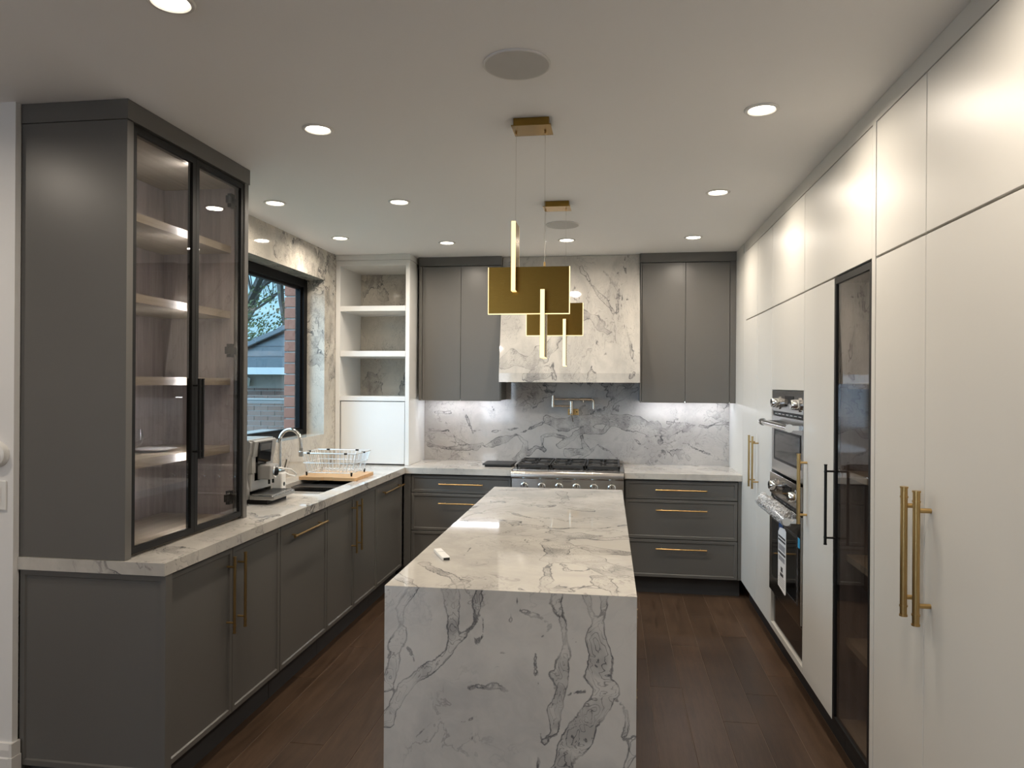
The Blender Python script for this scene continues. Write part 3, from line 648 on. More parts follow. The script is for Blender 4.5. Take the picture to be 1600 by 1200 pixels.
# near unit
tE = tall('tall_cabinet', 'wide white tall cabinet nearest the camera with a pair of long thick gold pulls', 1.62, 2.799)
bx('end_panel', M['white'], tE, XD - .001, XR - .005, 2.763, 2.7985, .126, 2.558)
bx('carcass', M['white'], tE, XD + .024, XR - .005, 1.621, 2.762, .126, 2.558)
d4 = wdoor(tE, 2.341, 2.7615, zb0, zs1); d5 = wdoor(tE, 1.622, 2.341, zb0, zs1); wdoor(tE, 2.341, 2.7615, zs2, zs3, 'upper_door'); wdoor(tE, 1.622, 2.341, zs2, zs3, 'upper_door')
handle(d4, (XD, 2.387, .862), (XD, 2.387, 1.270), HN, .0105, .041, .06); handle(d5, (XD, 2.295, .862), (XD, 2.295, 1.270), HN, .0105, .041, .06)
cf = bx('trim_1', M['white'], None, XD + .004, XR - .002, 1.60, 5.427, 2.5605, ZC - .001); tag(cf, kind='structure')

# ================================================================== ISLAND
IX0, IX1, IY0, IY1 = -.738, .0795, 2.252, 4.530
isl = thing('kitchen_island', (IX0, IY0, 0), 'marble waterfall island with strong grey veins in the middle of the kitchen', 'kitchen island', None, .0066)
zz = .3833
V_FRONT = veins([([(188, 462), (150, 505), (128, 560), (122, 620), (125, 660), (100, 720), (85, 780), (48, 860)], .016), ([(315, 470), (314, 560), (318, 640), (300, 710), (240, 770), (160, 850), (100, 915), (45, 1000)], .018), ([(430, 480), (420, 530), (385, 600), (335, 660), (305, 700)], .010),
    ([(600, 515), (612, 562), (680, 580), (715, 615), (675, 660), (670, 760), (672, 900), (665, 1020), (690, 1200)], .003), ([(755, 490), (762, 560), (770, 680), (770, 830), (765, 900), (735, 980), (740, 1060), (705, 1090), (690, 1060)], .018), ([(870, 500), (905, 570), (940, 600), (975, 570), (965, 500)], .014),
    ([(940, 610), (925, 680), (940, 760), (915, 840), (945, 900), (930, 960), (890, 1010), (850, 1090), (790, 1140), (760, 1210)], .036), ([(775, 925), (820, 912), (875, 905)], .003), ([(975, 910), (1010, 940), (1032, 1000), (1040, 1080)], .004), ([(400, 866), (450, 862), (490, 870), (500, 855), (550, 885)], .004),
    ([(250, 985), (225, 1035), (183, 1085)], .004), ([(1075, 1090), (1045, 1200)], .014), ([(560, 600), (575, 565)], .003), ([(730, 800), (740, 900), (700, 1010)], .004), ([(145, 690), (180, 815)], .0012), ([(430, 560), (440, 640), (410, 655)], .0015), ([(800, 655), (825, 682)], .002), ([(360, 1000), (425, 978)], .0015)], 580, 740, zz, 1, IY0, 0, 2)
V_TOP = veins([([(220, 365), (285, 402), (345, 435), (380, 470), (430, 500)], .012), ([(100, 410), (150, 440), (185, 480)], .010), ([(340, 430), (420, 425), (540, 438)], .0015), ([(790, 75), (800, 100), (780, 120)], .020), ([(830, 145), (900, 150)], .03), ([(630, 210), (740, 225), (830, 222), (950, 225), (1050, 210)], .010), ([(740, 240), (800, 265), (860, 250), (960, 270), (1050, 260)], .030),
    ([(780, 290), (760, 350), (830, 340), (900, 360), (1010, 400)], .040), ([(860, 300), (960, 320), (1050, 330)], .028), ([(750, 350), (720, 420), (695, 490)], .008), ([(760, 350), (800, 395), (880, 400), (910, 380)], .004), ([(760, 495), (860, 465), (960, 440), (1000, 415)], .002), ([(920, 420), (965, 470), (985, 500)], .018), ([(460, 160), (560, 155), (690, 190), (740, 235)], .006), ([(380, 185), (470, 150), (600, 130)], .003), ([(620, 250), (650, 300)], .002), ([(350, 350), (410, 300)], .002), ([(480, 230), (500, 240)], .002)], 580, 740, zz, 2, .92, 0, 1, 1.35)
slab('top_slab', M['marble_top'], isl, lambda u, v: (u, v, .92), IX0, IX1, IY0, IY1, V_TOP, .045, (0, 0, 1), .0125)
slab('waterfall_panel', M['marble_front'], isl, lambda u, v: (u, IY0 - .0004, v), IX0, IX1, 0.002, .9185, V_FRONT, .044, (0, -1, 0), .010)
bx('waterfall_panel', M['marble_front'], isl, IX0, IX1, IY1 - .045, IY1 - .001, .001, .8745)
bx('cabinet_body', M['grey'], isl, IX0 + .02, IX1 - .055, IY0 + .046, IY1 - .046, .13, .874); bx('toe_kick', M['toe'], isl, IX0 + .06, IX1 - .11, IY0 + .046, IY1 - .046, 0, .13)
ys = [2.31, 2.86, 3.40, 3.95, 4.47]
for i, (a, b) in enumerate(zip(ys, ys[1:])):
    d_ = shaker('door', M['grey'], isl, (IX1 - .034, b - .002, .14), (0, -1, 0), (1, 0, 0), b - a - .004, .722)
    pass
    hy = {0: 2.81, 1: 2.91, 2: 3.48, 3: 4.24}[i]
    handle(d_, (IX1 - .034, hy, .36), (IX1 - .034, hy, .708), (1, 0, 0), .0075, .052)
d_ = isl.children[-1]
# remote on the island
rc = thing('remote_control', (-.648, 2.67, .92), 'small white remote control lying on the island top', 'remote', None, math.radians(27))
MB().box(-.648 - .0155, -.648 + .0155, 2.67 - .075, 2.67 + .075, .9201, .934, bevel=.003, seg=2).done('body', M['plastic'], rc)
bx('groove', M['ink_grey'], rc, -.648 - .0125, -.648 + .0135, 2.685, 2.6875, .9338, .9344); bx('end_window', M['black_gloss'], rc, -.648 - .011, -.648 + .0125, 2.5940, 2.5956, .9225, .931)

# ================================================================== RANGE
rg = thing('gas_range', (-.34, 5.7, 0), 'stainless steel gas range with six knobs and three black iron grates', 'range')
RX0, RX1 = -.768, .088; RYf = 5.395
bx('body', M['steel_dark'], rg, RX0, RX1, 5.46, YB - .025, .10, .905)
mb = MB().prism([(5.47, .918), (RYf + .004, .918), (RYf - .004, .912), (RYf - .010, .900), (RYf - .008, .872), (RYf + .004, .862), (5.47, .862)], 'x', RX0, RX1); mb.done('bullnose', M['steel'], rg, smooth=True)
bx('control_panel', M['steel'], rg, RX0 + .002, RX1 - .002, RYf + .008, 5.47, .735, .861, bevel=.002)
bx('badge', M['steel_dark'], rg, -.375, -.305, RYf + .006, RYf + .008, .838, .852)
bx('cooktop', M['steel'], rg, RX0, RX1, 5.47, YB - .03, .9055, .922); bx('rear_trim', M['steel'], rg, RX0, RX1, YB - .065, YB - .026, .922, .948, bevel=.003)
bx('oven_door', M['steel'], rg, RX0 + .01, RX1 - .01, RYf + .015, 5.46, .16, .72, bevel=.004); bx('oven_window', M['black_gloss'], rg, RX0 + .14, RX1 - .14, RYf + .012, RYf + .0155, .28, .56)
MB().cyl((RX0 + .04, RYf - .035, .68), (RX1 - .04, RYf - .035, .68), .014, 16).cyl((RX0 + .07, RYf - .035, .68), (RX0 + .07, RYf + .016, .68), .009).cyl((RX1 - .07, RYf - .035, .68), (RX1 - .07, RYf + .016, .68), .009).done('oven_handle', M['chrome'], rg, smooth=True)
bx('kick_panel', M['steel_dark'], rg, RX0 + .01, RX1 - .01, RYf + .05, 5.46, .0, .15)
for i in range(6):
    x = -.665 + i * .1325; zk = .806
    kb = MB().lathe((x, RYf + .008, zk), [(.030, 0), (.030, .006), (.027, .010), (.0225, .012), (.0225, .038), (.020, .043), (0, .043)], 24, (0, -1, 0)).done('knob', M['chrome'], rg, smooth=True)
    bx('pointer', M['black_gloss'], kb, x - .003, x + .003, RYf - .0375, RYf - .0355, zk, zk + .019)
    bx('dial_mark', M['ink'], rg, x - .0015, x + .0015, RYf + .0068, RYf + .0078, .838, .848)
gw = (RX1 - RX0 - .05) / 3
for i in range(3):
    x0 = RX0 + .025 + i * gw + .003; x1 = x0 + gw - .006; y0, y1 = 5.475, 5.985; mb = MB(); zt_ = .962
    for a in ((x0, x1, y0, y0 + .018), (x0, x1, y1 - .018, y1), (x0, x0 + .016, y0, y1), (x1 - .016, x1, y0, y1)): mb.box(*a, .936, zt_, bevel=.003)
    mb.box(x0 + .016, x1 - .016, (y0 + y1) / 2 - .009, (y0 + y1) / 2 + .009, .944, zt_ - .001)
    for cy in (y0 + .128, y1 - .128):
        cx = (x0 + x1) / 2
        for ang in range(0, 360, 45):
            dx, dy = math.cos(math.radians(ang)), math.sin(math.radians(ang)); mb.cyl((cx + dx * .035, cy + dy * .035, .955), (cx + dx * .118, cy + dy * .108, .955), .0065, 4)
    for fx in (x0 + .01, x1 - .01):
        for fy in (y0 + .01, y1 - .01): mb.box(fx - .006, fx + .006, fy - .006, fy + .006, .922, .94)
    mb.done('grate', M['iron'], rg)
    for cy in (y0 + .128, y1 - .128): MB().lathe(((x0 + x1) / 2, cy, .922), [(.05, 0), (.05, .008), (.036, .012), (.036, .02), (.03, .024), (0, .024)], 20).done('burner', M['iron'], rg, smooth=True)
# griddle cover lying on the worktop
gc = thing('griddle_plate', (-.90, 5.70, zt), 'flat black griddle plate lying on the worktop left of the range', 'griddle plate')
MB().prism([(-1.03, 5.60), (-1.0, 5.59), (-.80, 5.59), (-.785, 5.60), (-.785, 5.83), (-.80, 5.84), (-1.015, 5.84), (-1.03, 5.83)], 'z', .934, .945).done('plate', M['iron'], gc)
bx('base', M['black'], gc, -1.012, -.80, 5.605, 5.825, zt + .0005, .934)
# pot filler
pf = thing('pot_filler', (-.33, YB - .022, 1.33), 'folded brushed nickel pot filler tap on the backsplash', 'tap')
yw = YB - .022; ya = 5.965
MB().box(-.375, -.285, yw - .006, yw + .0005, 1.325, 1.378, bevel=.002).done('wall_plate', M['gold'], pf)
for x in (-.36, -.30): MB().cyl((x, yw - .008, 1.352), (x, yw - .004, 1.352), .006, 8).done('screw', M['black'], pf)
MB().cyl((-.342, yw, 1.352), (-.342, ya - .012, 1.352), .014, 16).cyl((-.342, ya, 1.335), (-.342, ya, 1.442), .0145, 16).done('valve_body', M['nickel'], pf, smooth=True)
MB().cyl((-.342, ya, 1.402), (-.497, ya, 1.402), .0085, 14).cyl((-.497, ya, 1.392), (-.497, ya, 1.492), .0125, 16).done('lower_arm', M['nickel'], pf, smooth=True)
MB().cyl((-.497, ya, 1.460), (-.27, ya, 1.460), .0085, 14).cyl((-.27, ya, 1.460), (-.175, ya, 1.460), .0125, 14).cyl((-.243, ya, 1.460), (-.243, ya - .002, 1.432), .006, 10).done('upper_arm', M['nickel'], pf, smooth=True)
MB().tube([(-.180, ya, 1.460), (-.166, ya, 1.457), (-.159, ya, 1.447), (-.158, ya, 1.43), (-.158, ya, 1.378)], .0085, 12).done('spout', M['nickel'], pf, smooth=True)
MB().cyl((-.342, ya - .01, 1.345), (-.325, ya - .055, 1.270), .0042, 10).done('lever', M['chrome'], pf, smooth=True)

# ================================================================== OVENS (face -x)
def oven(name, label, xf, z0, zctl, zdoor0, zdoor1, zh, win, knob_z, tone, frame):
    o = thing(name, (1.2, 4.095, z0), label, 'oven', 'built in ovens'); y0, y1 = 3.744, 4.449
    bx('body', M['steel_dark'], o, xf + .03, 1.50, y0 + .01, y1 - .01, z0 + .004, zctl[1] - .004)
    bx('control_panel', tone, o, xf, xf + .03, y0, y1, zctl[0], zctl[1], bevel=.002)
    bx('vent', M['black'], o, xf + .008, xf + .03, y0 + .004, y1 - .004, zdoor1, zctl[0] - .001)
    for k in range(7): bx('vent_bar', M['steel_dark'], o, xf + .004, xf + .0079, y0 + .05 + k * .09, y0 + .11 + k * .09, zdoor1 + .008, zdoor1 + .013)
    dr = bx('door', tone, o, xf, xf + .03, y0, y1, zdoor0, zdoor1 - .002, bevel=.002)
    bx('door_window', M['black_gloss'], dr, xf - .0015, xf + .001, win[0], win[1], win[2], win[3])
    fr = MB(); t = .012
    fr.box(xf - .003, xf + .001, win[0] - t, win[0], win[2] - t, win[3] + t); fr.box(xf - .003, xf + .001, win[1], win[1] + t, win[2] - t, win[3] + t); fr.box(xf - .003, xf + .001, win[0], win[1], win[2] - t, win[2]); fr.box(xf - .003, xf + .001, win[0], win[1], win[3], win[3] + t); fr.done('window_trim', frame, dr)
    hx = xf - .062
    h = MB().cyl((hx, y0 + .03, zh), (hx, y1 - .03, zh), .0165, 20)
    for e, s in ((y0 + .02, 1), (y1 - .02, -1)): h.cyl((hx, e, zh), (hx, e + s * .03, zh), .021, 20)
    for e in (y0 + .055, y1 - .055): h.box(hx, xf + .001, e - .014, e + .014, zh - .012, zh + .012)
    h.done('handle', M['chrome'], dr, smooth=True)
    bx('display', M['black_gloss'], o, xf - .002, xf + .001, 3.935, 4.125, zctl[0] + .035, zctl[1] - .028)
    for y in (4.262, 3.815):
        kb = MB().lathe((xf, y, knob_z), [(.037, 0), (.037, .006), (.028, .009), (.026, .040), (.022, .046), (0, .046)], 24, (-1, 0, 0)).done('knob', M['chrome'], o, smooth=True)
        bx('pointer', M['black_gloss'], kb, xf - .048, xf - .0455, y - .003, y + .003, knob_z, knob_z + .021)
    return o
ov1 = oven('wall_oven', 'upper built in steel oven with two knobs and a bare bar handle', XD - .001, 1.082, (1.436, 1.556), 1.086, 1.412, 1.368, (3.80, 4.37, 1.165, 1.318), 1.486, M['steel_dark'], M['black'])
M['bronze'] = brushed('film_covered_steel', (.30, .27, .24), .2, (1, 60, 1), .08)
ov2 = oven('wall_oven', 'lower built in oven with a plastic wrapped handle and a paper tag', XD - .012, .370, (.948, 1.074), .372, .922, .893, (3.81, 4.37, .47, .80), 1.012, M['bronze'], M['steel_dark'])
wd_ = thing('warming_drawer', (1.2, 4.095, .170), 'dark glass fronted warming drawer below the lower oven', 'drawer')
bx('body', M['black'], wd_, XD + .035, 1.50, 3.76, 4.44, .171, .355); bx('front', M['black_gloss'], wd_, XD + .012, XD + .034, 3.765, 4.430, .176, .352, bevel=.002); bx('grip', M['steel_dark'], wd_, XD + .008, XD + .012, 3.765, 4.43, .343, .352)
# wrap, tag and tape on the lower oven
xo = XD - .012
def wrapmat():
    t = NT('clear_plastic_film'); t.n.remove(t.b); n = t.noise(t.obj((1, 1, 3)), 35, 4, .6).outputs[0]
    tr = t.add('ShaderNodeBsdfTransparent', {0: (.95, .95, .95, 1)}); gl = t.add('ShaderNodeBsdfPrincipled', {'Base Color': (.75, .75, .74, 1), 'Roughness': .18})
    bm_ = t.add('ShaderNodeBump', {'Height': n, 'Strength': .9, 'Distance': .01}); t.t.links.new(bm_.outputs[0], gl.inputs['Normal'])
    mx = t.add('ShaderNodeMixShader', {0: t.sstep(n, .40, .70, .15, .75), 1: tr.outputs[0], 2: gl.outputs[0]}); t.t.links.new(mx.outputs[0], t.out.inputs[0]); return t.m
wr = MB(); rings = []; rnd = random.Random(4); N = 46
for i in range(N + 1):
    y = 3.765 + .665 * i / N; ring = []
    for k in range(14):
        a = 2 * math.pi * k / 14; r = .023 + rnd.uniform(-.002, .005); dz = 0; dx = 0
        if 1 < k < 5: r += .012 + .012 * rnd.random()
        ring.append(wr.bm.verts.new((xo - .062 + r * math.cos(a) + (.02 if 0 < k < 5 else 0), y, .893 + r * math.sin(a) * 1.1)))
    rings.append(ring)
for a, b in zip(rings, rings[1:]):
    for k in range(14): wr.bm.faces.new([a[k], a[(k + 1) % 14], b[(k + 1) % 14], b[k]])
tag(wr.done('plastic_wrap', wrapmat(), None, smooth=True), 'crumpled clear plastic film around the lower oven handle', 'film')
tg = thing('paper_tag', (xo - .052, 3.915, .50), 'long white paper tag with black print hanging from the lower oven handle', 'tag')
tx = xo - .0495
MB().prism([(3.83, .505), (3.845, .495), (4.0, .512), (4.0, .80), (3.96, .828), (3.86, .838), (3.83, .828)], 'x', tx, tx + .0015).done('sheet', M['paper'], tg)
for z0, z1, a, b, mm in ((.776, .786, 3.84, 3.99, 'ink'), (.758, .768, 3.84, 3.99, 'ink'), (.71, .742, 3.845, 3.985, 'ink_grey'), (.69, .702, 3.84, 3.99, 'ink'), (.655, .680, 3.85, 3.98, 'ink_grey'), (.60, .625, 3.895, 3.935, 'ink'), (.575, .592, 3.88, 3.95, 'ink')):
    bx('print', M[mm], tg, tx - .0008, tx, a, b, z0, z1)
for k in range(5): bx('print_line', M['ink_grey'], tg, tx - .0008, tx, 3.85, 3.98 - .01 * (k % 2), .565 - k * .011, .568 - k * .011)
bl = thing('blue_leaflet', (xo - .01, 4.13, .66), 'blue and white leaflet on the lower oven glass beside the paper tag', 'leaflet')
MB().box(xo - .0055, xo - .0045, 4.090, 4.185, .745, .868).done('sheet', M['blue'], bl); MB().box(xo - .0055, xo - .0045, 4.105, 4.165, .655, .745).done('white_part', M['paper'], bl)
for k in range(4): bx('print_line', M['ink_grey'], bl, xo - .0062, xo - .0055, 4.115, 4.155, .665 + k * .016, .669 + k * .016)
tag(MB().box(xo - .0015, xo, 3.748, 3.785, .762, .812).done('tape_piece', M['tape'], None), 'small square of bright blue tape on the edge of the lower oven door', 'tape')

# ================================================================== CEILING FITTINGS
LIGHTS = [(-1.21, 1.80, 'white round downlight cut by the top edge at the upper left'), (-1.21, 2.785, 'white round downlight right of the display cabinet top'), (-1.955, 3.90, 'white round downlight above the near end of the window'), (-1.225, 3.96, 'white round downlight halfway along the left aisle'),
          (-1.955, 4.90, 'white round downlight above the far end of the window'), (-1.225, 5.15, 'white round downlight in front of the left grey wall cabinet'), (-.337, 5.15, 'white round downlight in front of the marble hood'), (.558, 5.15, 'white round downlight in front of the right grey wall cabinet'),
          (.558, 3.965, 'white round downlight halfway along the white tall cabinets'), (.553, 2.795, 'white round downlight over the right aisle, largest on that side'),
          (.553, 1.62, 'white round downlight above and right of the camera'), (.553, .2, 'added fill downlight behind the camera on the right'), (-1.21, -1.2, 'added fill downlight behind the camera on the left'), (-2.75, 1.55, 'added fill downlight far left of the camera'), (-3.1, -1.2, 'added fill downlight far left behind the camera'), (-.6, -2.2, 'added fill downlight well behind the camera')]  # those behind and far left are unseen, added for ambient light
for x, y, lab in LIGHTS:
    d = thing('downlight', (x, y, ZC), lab, 'downlight', 'recessed ceiling downlights')
    MB().lathe((x, y, ZC - .0005), [(.064, 0), (.064, -.003), (.060, -.006), (.052, -.006), (.047, -.002), (.047, 0)], 36).done('trim_ring', M['base_white'], d, smooth=True)
    MB().lathe((x, y, ZC - .0015), [(.047, 0), (.047, -.001), (0, -.0012)], 32).done('lens', M['lens'], d)
    area('downlight_lamp', (x, y, ZC - .008), (0, 0, -1), .09, .09, LAMP_W, LAMP_COL, d, 'DISK', math.radians(168))
for x, y, lab in ((-.316, 2.30, 'large round white ceiling speaker in front of the nearer pendant'), (-.332, 4.652, 'round white ceiling speaker beyond the farther pendant')):
    s_ = thing('ceiling_speaker', (x, y, ZC), lab, 'speaker', 'ceiling speakers')
    MB().lathe((x, y, ZC - .0005), [(.110, 0), (.110, -.005), (.107, -.007), (.104, -.006), (.104, 0)], 48).done('rim', M['base_white'], s_, smooth=True)
    MB().lathe((x, y, ZC - .001), [(.104, 0), (.104, -.006), (0, -.0075)], 48).done('grille', M['speaker'], s_)
# pendants
def pendant(dy, label):
    y0 = 2.79 + dy; yp = 2.838 + dy; y1 = 2.905 + dy
    p = thing('pendant_lamp', (-.33, yp, 1.69), label, 'pendant lamp', 'brass plate pendants over the island')
    cn = bx('canopy', M['brass_plate'], p, -.394, -.253, 2.765 + dy, 2.872 + dy, 2.602, ZC - .0005, bevel=.001); bx('canopy_plate', M['brass_plate'], cn, -.402, -.246, 2.760 + dy, 2.880 + dy, 2.5985, 2.602)
    for x, zt_, yy in ((-.392, 2.232, yp), (-.274, 2.058, yp)):
        MB().cyl((x, yy, zt_), (x, yy, 2.5985), .0009, 6).done('wire', M['chrome'], p); MB().cyl((x, yy, 2.590), (x, yy, 2.5985), .004, 8).done('wire_grip', M['gold'], p)
    MB().cyl((-.274, yp, 2.057), (-.274, yp, 2.075), .004, 8).done('wire_grip', M['gold'], p)
    t = .007; a, b, z0, z1 = -.5025, -.1715, 1.866, 2.056
    pt = bx('plate', M['brass_plate'], p, a + .003, b - .003, yp - t, yp + t, z0 + .003, z1)
    e = MB(); e.box(a, a + .003, yp - t, yp + t, z0, z1); e.box(b - .003, b, yp - t, yp + t, z0, z1); e.box(a + .003, b - .003, yp - t, yp + t, z0, z0 + .003); e.done('light_edge', M['led_warm'], pt)
    for xa, xb, z0, z1 in ((-.4025, -.3855, 1.955, 2.232), (-.2855, -.2685, 1.690, 1.960)):
        w = bx('blade', M['brass_plate'], p, xa, xb, y0 + .003, y1 - .003, z0 + .003, z1)
        e = MB(); e.box(xa, xb, y0, y0 + .003, z0, z1); e.box(xa, xb, y1 - .003, y1, z0, z1); e.box(xa, xb, y0 + .003, y1 - .003, z0, z0 + .003); e.done('light_edge', M['led_warm'], w)
pendant(0, 'nearer pendant of interlocking brass plates with glowing edges over the island'); pendant(1.28, 'farther pendant of interlocking brass plates with glowing edges over the island')

# ================================================================== SINK CORNER
sk = thing('sink', ((SX0 + SX1) / 2, (SY0 + SY1) / 2, .70), 'black workstation sink with stepped ledge set in the worktop', 'sink')
b_ = MB(); x0, x1, y0, y1 = SX0 - .004, SX1 + .004, SY0 - .004, SY1 + .004; t = .006
b_.box(x0, x1, y0, y1, .690, .696); b_.box(x0 - t, x0, y0, y1, .69, .872); b_.box(x1, x1 + t, y0, y1, .69, .872); b_.box(x0, x1, y0 - t, y0, .69, .872); b_.box(x0, x1, y1, y1 + t, .69, .872); b_.done('basin', M['black'], sk)
bx('ledge', M['black'], sk, x0, x0 + .018, y0, y1, .845, .853); bx('ledge', M['black'], sk, x1 - .018, x1, y0, y1, .845, .853)
MB().lathe(((SX0 + SX1) / 2, 4.5, .696), [(.045, 0), (.045, .004), (.035, .002), (0, .001)], 24).done('drain', M['steel'], sk)
tr = thing('sink_tray', (-1.92, 4.12, .853), 'flat steel draining tray at the near end of the black sink', 'tray')
bx('plate', M['steel'], tr, SX0 + .002, SX1 - .002, 4.035, 4.215, .895, .905, bevel=.002); bx('rim', M['steel'], tr, SX0 + .002, SX1 - .002, 4.205, 4.215, .853, .895); bx('rim', M['steel'], tr, SX0 + .002, SX1 - .002, 4.035, 4.043, .853, .895)
bd2 = thing('sink_cover', (-1.92, 4.5, .853), 'black insert board across the sink beside the wooden cutting board', 'board')
bx('board', M['black'], bd2, SX0 + .002, SX1 - .002, 4.455, 4.60, .880, .897, bevel=.002); bx('rim', M['steel_dark'], bd2, SX0 + .002, SX1 - .002, 4.445, 4.4545, .853, .897)
cb = thing('cutting_board', (-1.92, 4.75, .92), 'bamboo cutting board bridging the sink under the dish rack', 'cutting board')
MB().prism([(-2.118, 4.60), (-1.96, 4.60), (-1.95, 4.607), (-1.88, 4.607), (-1.87, 4.60), (-1.722, 4.60), (-1.715, 4.607), (-1.715, 4.955), (-1.722, 4.962), (-2.118, 4.962), (-2.125, 4.955), (-2.125, 4.607)], 'z', .9205, .9425).done('board', M['board'], cb)
dk = thing('dish_rack', (-1.93, 4.80, .9425), 'chrome wire dish rack standing on the cutting board', 'dish rack')
def rect(z, fx, fy): return [Vector((-1.935 + sx * fx, 4.80 + sy * fy, z)) for sx, sy in ((-1, -1), (1, -1), (1, 1), (-1, 1))]
top, mid, bot = rect(1.098, .200, .148), rect(1.030, .182, .138), rect(.963, .162, .128)
for nm, rr, rad in (('top_rim', top, .0044), ('middle_rim', mid, .0032), ('bottom_rim', bot, .0032)):
    MB().tube(rr + [rr[0], rr[1]], rad, 8).done(nm, M['wire'], dk, smooth=True)
for i in range(4):
    A, B, C_, D = top[i], top[(i + 1) % 4], bot[i], bot[(i + 1) % 4]; n = 13 if i % 2 == 0 else 9
    for k in range(n):
        f = (k + .5) / n; MB().tube([A.lerp(B, f), C_.lerp(D, f)], .0022, 5).done('wire', M['wire'], dk)
for k in range(14):
    f = (k + .5) / 14; MB().tube([bot[0].lerp(bot[1], f), bot[3].lerp(bot[2], f)], .0015, 5).done('floor_wire', M['wire'], dk)
for q in bot: MB().cyl((q.x, q.y, .9427), (q.x, q.y, .968), .0055, 10, .0075).done('foot', M['black'], dk)
for q in (top[0].lerp(top[1], .15), top[0].lerp(top[1], .82), top[3].lerp(top[2], .2), top[3].lerp(top[2], .75), top[1].lerp(top[2], .5), top[0].lerp(top[3], .5)):
    MB().box(q.x - .012, q.x + .012, q.y - .006, q.y + .006, q.z - .005, q.z + .006, bevel=.002).done('clip', M['black'], dk)
# faucet
fc = thing('faucet', (-2.172, 4.42, .92), 'tall brushed steel gooseneck faucet behind the sink', 'faucet')
MB().lathe((-2.172, 4.42, .92), [(.027, 0), (.027, .006), (.020, .012), (.020, .10), (.015, .105), (0, .105)], 24).done('body', M['steel'], fc, smooth=True)
pts = [(-2.172, 4.42, 1.0), (-2.172, 4.42, 1.195)] + [(-2.100 + .072 * math.cos(a), 4.42, 1.198 + .078 * math.sin(a)) for a in [math.pi * (1 - k / 12) for k in range(1, 12)]] + [(-2.027, 4.42, 1.185), (-2.024, 4.42, 1.15)]
MB().tube(pts, .0115, 14).done('neck', M['chrome'], fc, smooth=True)
MB().lathe((-2.024, 4.42, 1.100), [(.011, 0), (.0155, .002), (.0155, .032), (.0125, .036), (.0125, .055), (0, .055)], 20).done('spray_head', M['steel'], fc, smooth=True)
MB().cyl((-2.172, 4.42, 1.0), (-2.130, 4.395, 1.010), .010, 14).cyl((-2.132, 4.397, 1.008), (-2.105, 4.380, 1.085), .006, 10).done('lever', M['steel'], fc, smooth=True)
# coffee machine (front faces +x)
cm = thing('coffee_machine', (-2.05, 3.78, .92), 'silver automatic coffee machine with a dark screen between the display cabinet and the sink', 'coffee machine')
cy0, cy1 = 3.615, 3.915; cxf = -1.935
mb = MB().prism([(-2.235, .945), (-1.965, .945), (-1.962, 1.00), (-1.975, 1.06), (-1.972, 1.12), (-1.950, 1.20), (-1.945, 1.255), (-1.955, 1.263), (-2.235, 1.263)], 'y', cy0, cy0 + .028); mb.done('side_panel', M['silver'], cm)
mb = MB().prism([(-2.235, .945), (-1.965, .945), (-1.962, 1.00), (-1.975, 1.06), (-1.972, 1.12), (-1.950, 1.20), (-1.945, 1.255), (-1.955, 1.263), (-2.235, 1.263)], 'y', cy1 - .028, cy1); mb.done('side_panel', M['silver'], cm)
bx('core', M['black'], cm, -2.23, -1.985, cy0 + .0285, cy1 - .0285, .945, 1.250)
mb = MB().prism([(-1.984, 1.175), (-1.945, 1.175), (-1.934, 1.258), (-1.945, 1.265), (-1.984, 1.265)], 'y', cy0 + .030, cy1 - .030); mb.done('front_top', M['silver'], cm)
bx('front_lower', M['silver'], cm, -1.984, -1.955, cy0 + .030, cy1 - .030, .985, 1.085, bevel=.004)
bx('front_upper', M['silver'], cm, -1.984, -1.950, cy0 + .0285, 3.682, 1.085, 1.174)
bx('front_upper', M['silver'], cm, -1.984, -1.950, 3.805, cy1 - .030, 1.085, 1.174)
bx('lid', M['silver'], cm, -2.22, -1.96, cy0 + .01, cy1 - .01, 1.2635, 1.270, bevel=.002)
MB().prism([(-1.944, 1.135), (-1.940, 1.135), (-1.929, 1.252), (-1.934, 1.252)], 'y', 3.690, 3.835).done('bezel', M['black_gloss'], cm)
MB().prism([(-1.9388, 1.165), (-1.9380, 1.165), (-1.9292, 1.242), (-1.9300, 1.242)], 'y', 3.705, 3.822).done('screen', plain('dim_screen', (.10, .10, .10), .15), cm)
bx('spout_rail', M['black'], cm, -1.984, -1.955, 3.68, 3.80, 1.04, 1.14)
sp = bx('spout_head', M['silver'], cm, -1.962, -1.878, 3.715, 3.815, 1.045, 1.125, bevel=.006, seg=2)
MB().lathe((-1.878, 3.765, 1.085), [(.034, 0), (.034, .006), (.028, .010), (.024, .010), (.024, .004), (0, .004)], 24, (1, 0, 0)).done('dial', M['chrome'], sp, smooth=True)
MB().lathe((-1.877, 3.765, 1.085), [(.021, .004), (.021, .012), (0, .012)], 20, (1, 0, 0)).done('dial_cap', M['black_gloss'], sp, smooth=True)
for y in (3.742, 3.788): MB().cyl((-1.90, y, 1.045), (-1.90, y, 1.018), .006, 10).done('nozzle', M['black'], sp, smooth=True)
bx('drip_tray', M['steel_dark'], cm, -1.955, -1.815, 3.620, 3.885, .945, .972, bevel=.006, seg=2); bx('tray_grid', M['chrome'], cm, -1.945, -1.825, 3.632, 3.873, .972, .975)
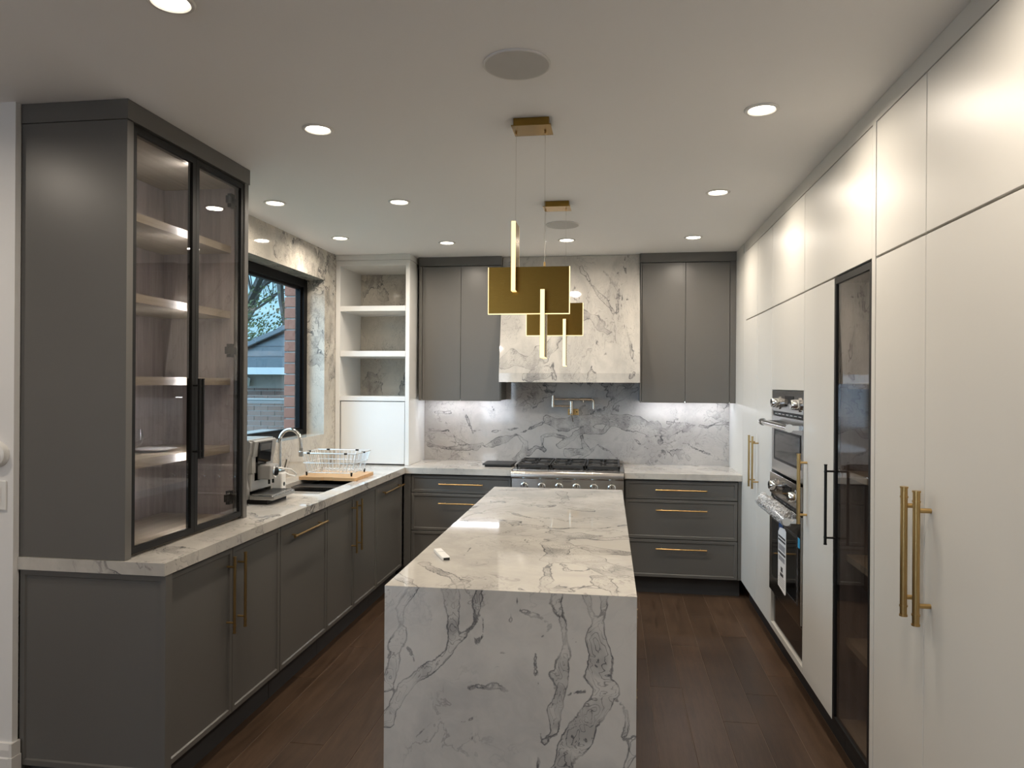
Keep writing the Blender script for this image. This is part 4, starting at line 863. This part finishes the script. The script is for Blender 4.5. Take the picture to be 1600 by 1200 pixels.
for k in range(9): bx('grid_slot', M['black'], cm, -1.94, -1.83, 3.645 + k * .026, 3.655 + k * .026, .9751, .9758)
bx('foot_base', M['black'], cm, -2.22, -1.86, 3.64, 3.87, .9205, .945)
# milk container with its tube
mk = thing('milk_container', (-1.94, 3.975, .92), 'slim white milk container beside the coffee machine', 'container')
MB().box(-1.985, -1.925, 3.945, 4.005, .9205, 1.055, bevel=.008, seg=2).done('body', M['porcelain'], mk); MB().box(-1.980, -1.930, 3.95, 4.0, 1.055, 1.072, bevel=.004).done('lid', M['chrome'], mk)
MB().lathe((-1.925, 3.975, .985), [(.012, 0), (.012, .0015), (0, .0015)], 20, (1, 0, 0)).done('emblem', M['black_gloss'], mk)
MB().tube([(-1.915, 3.81, 1.09), (-1.89, 3.86, 1.095), (-1.87, 3.95, 1.075), (-1.868, 4.02, 1.04), (-1.885, 4.045, 1.022), (-1.92, 4.02, 1.035), (-1.95, 3.985, 1.068)], .004, 8).done('tube', M['plastic'], mk, smooth=True)

# ================================================================== WALL DEVICES, LEFT EDGE
th = thing('thermostat', (-2.287, 2.372, 1.31), 'round white thermostat on the wall at the left edge', 'thermostat')
MB().lathe((-2.288, 2.3715, 1.309), [(.049, 0), (.049, .012), (.046, .022), (.040, .026), (0, .026)], 36, (0, -1, 0)).done('body', M['plastic'], th, smooth=True)
MB().lathe((-2.288, 2.3455, 1.309), [(.036, 0), (.036, .002), (.034, .003), (0, .003)], 36, (0, -1, 0)).done('dial_face', M['plastic'], th, smooth=True)
MB().lathe((-2.268, 2.3425, 1.309), [(.006, 0), (.006, .001), (0, .001)], 12, (0, -1, 0)).done('mark', M['ink_grey'], th)
sw = thing('light_switch', (-2.287, 2.372, 1.10), 'white rectangular wall switch plate below the thermostat', 'switch')
MB().box(-2.320, -2.248, 2.3655, 2.3715, 1.10, 1.21, bevel=.002).done('plate', M['plastic'], sw); MB().box(-2.302, -2.268, 2.3625, 2.3655, 1.122, 1.188, bevel=.0015).done('rocker', M['plastic'], sw)
bpy.context.view_layer.update()
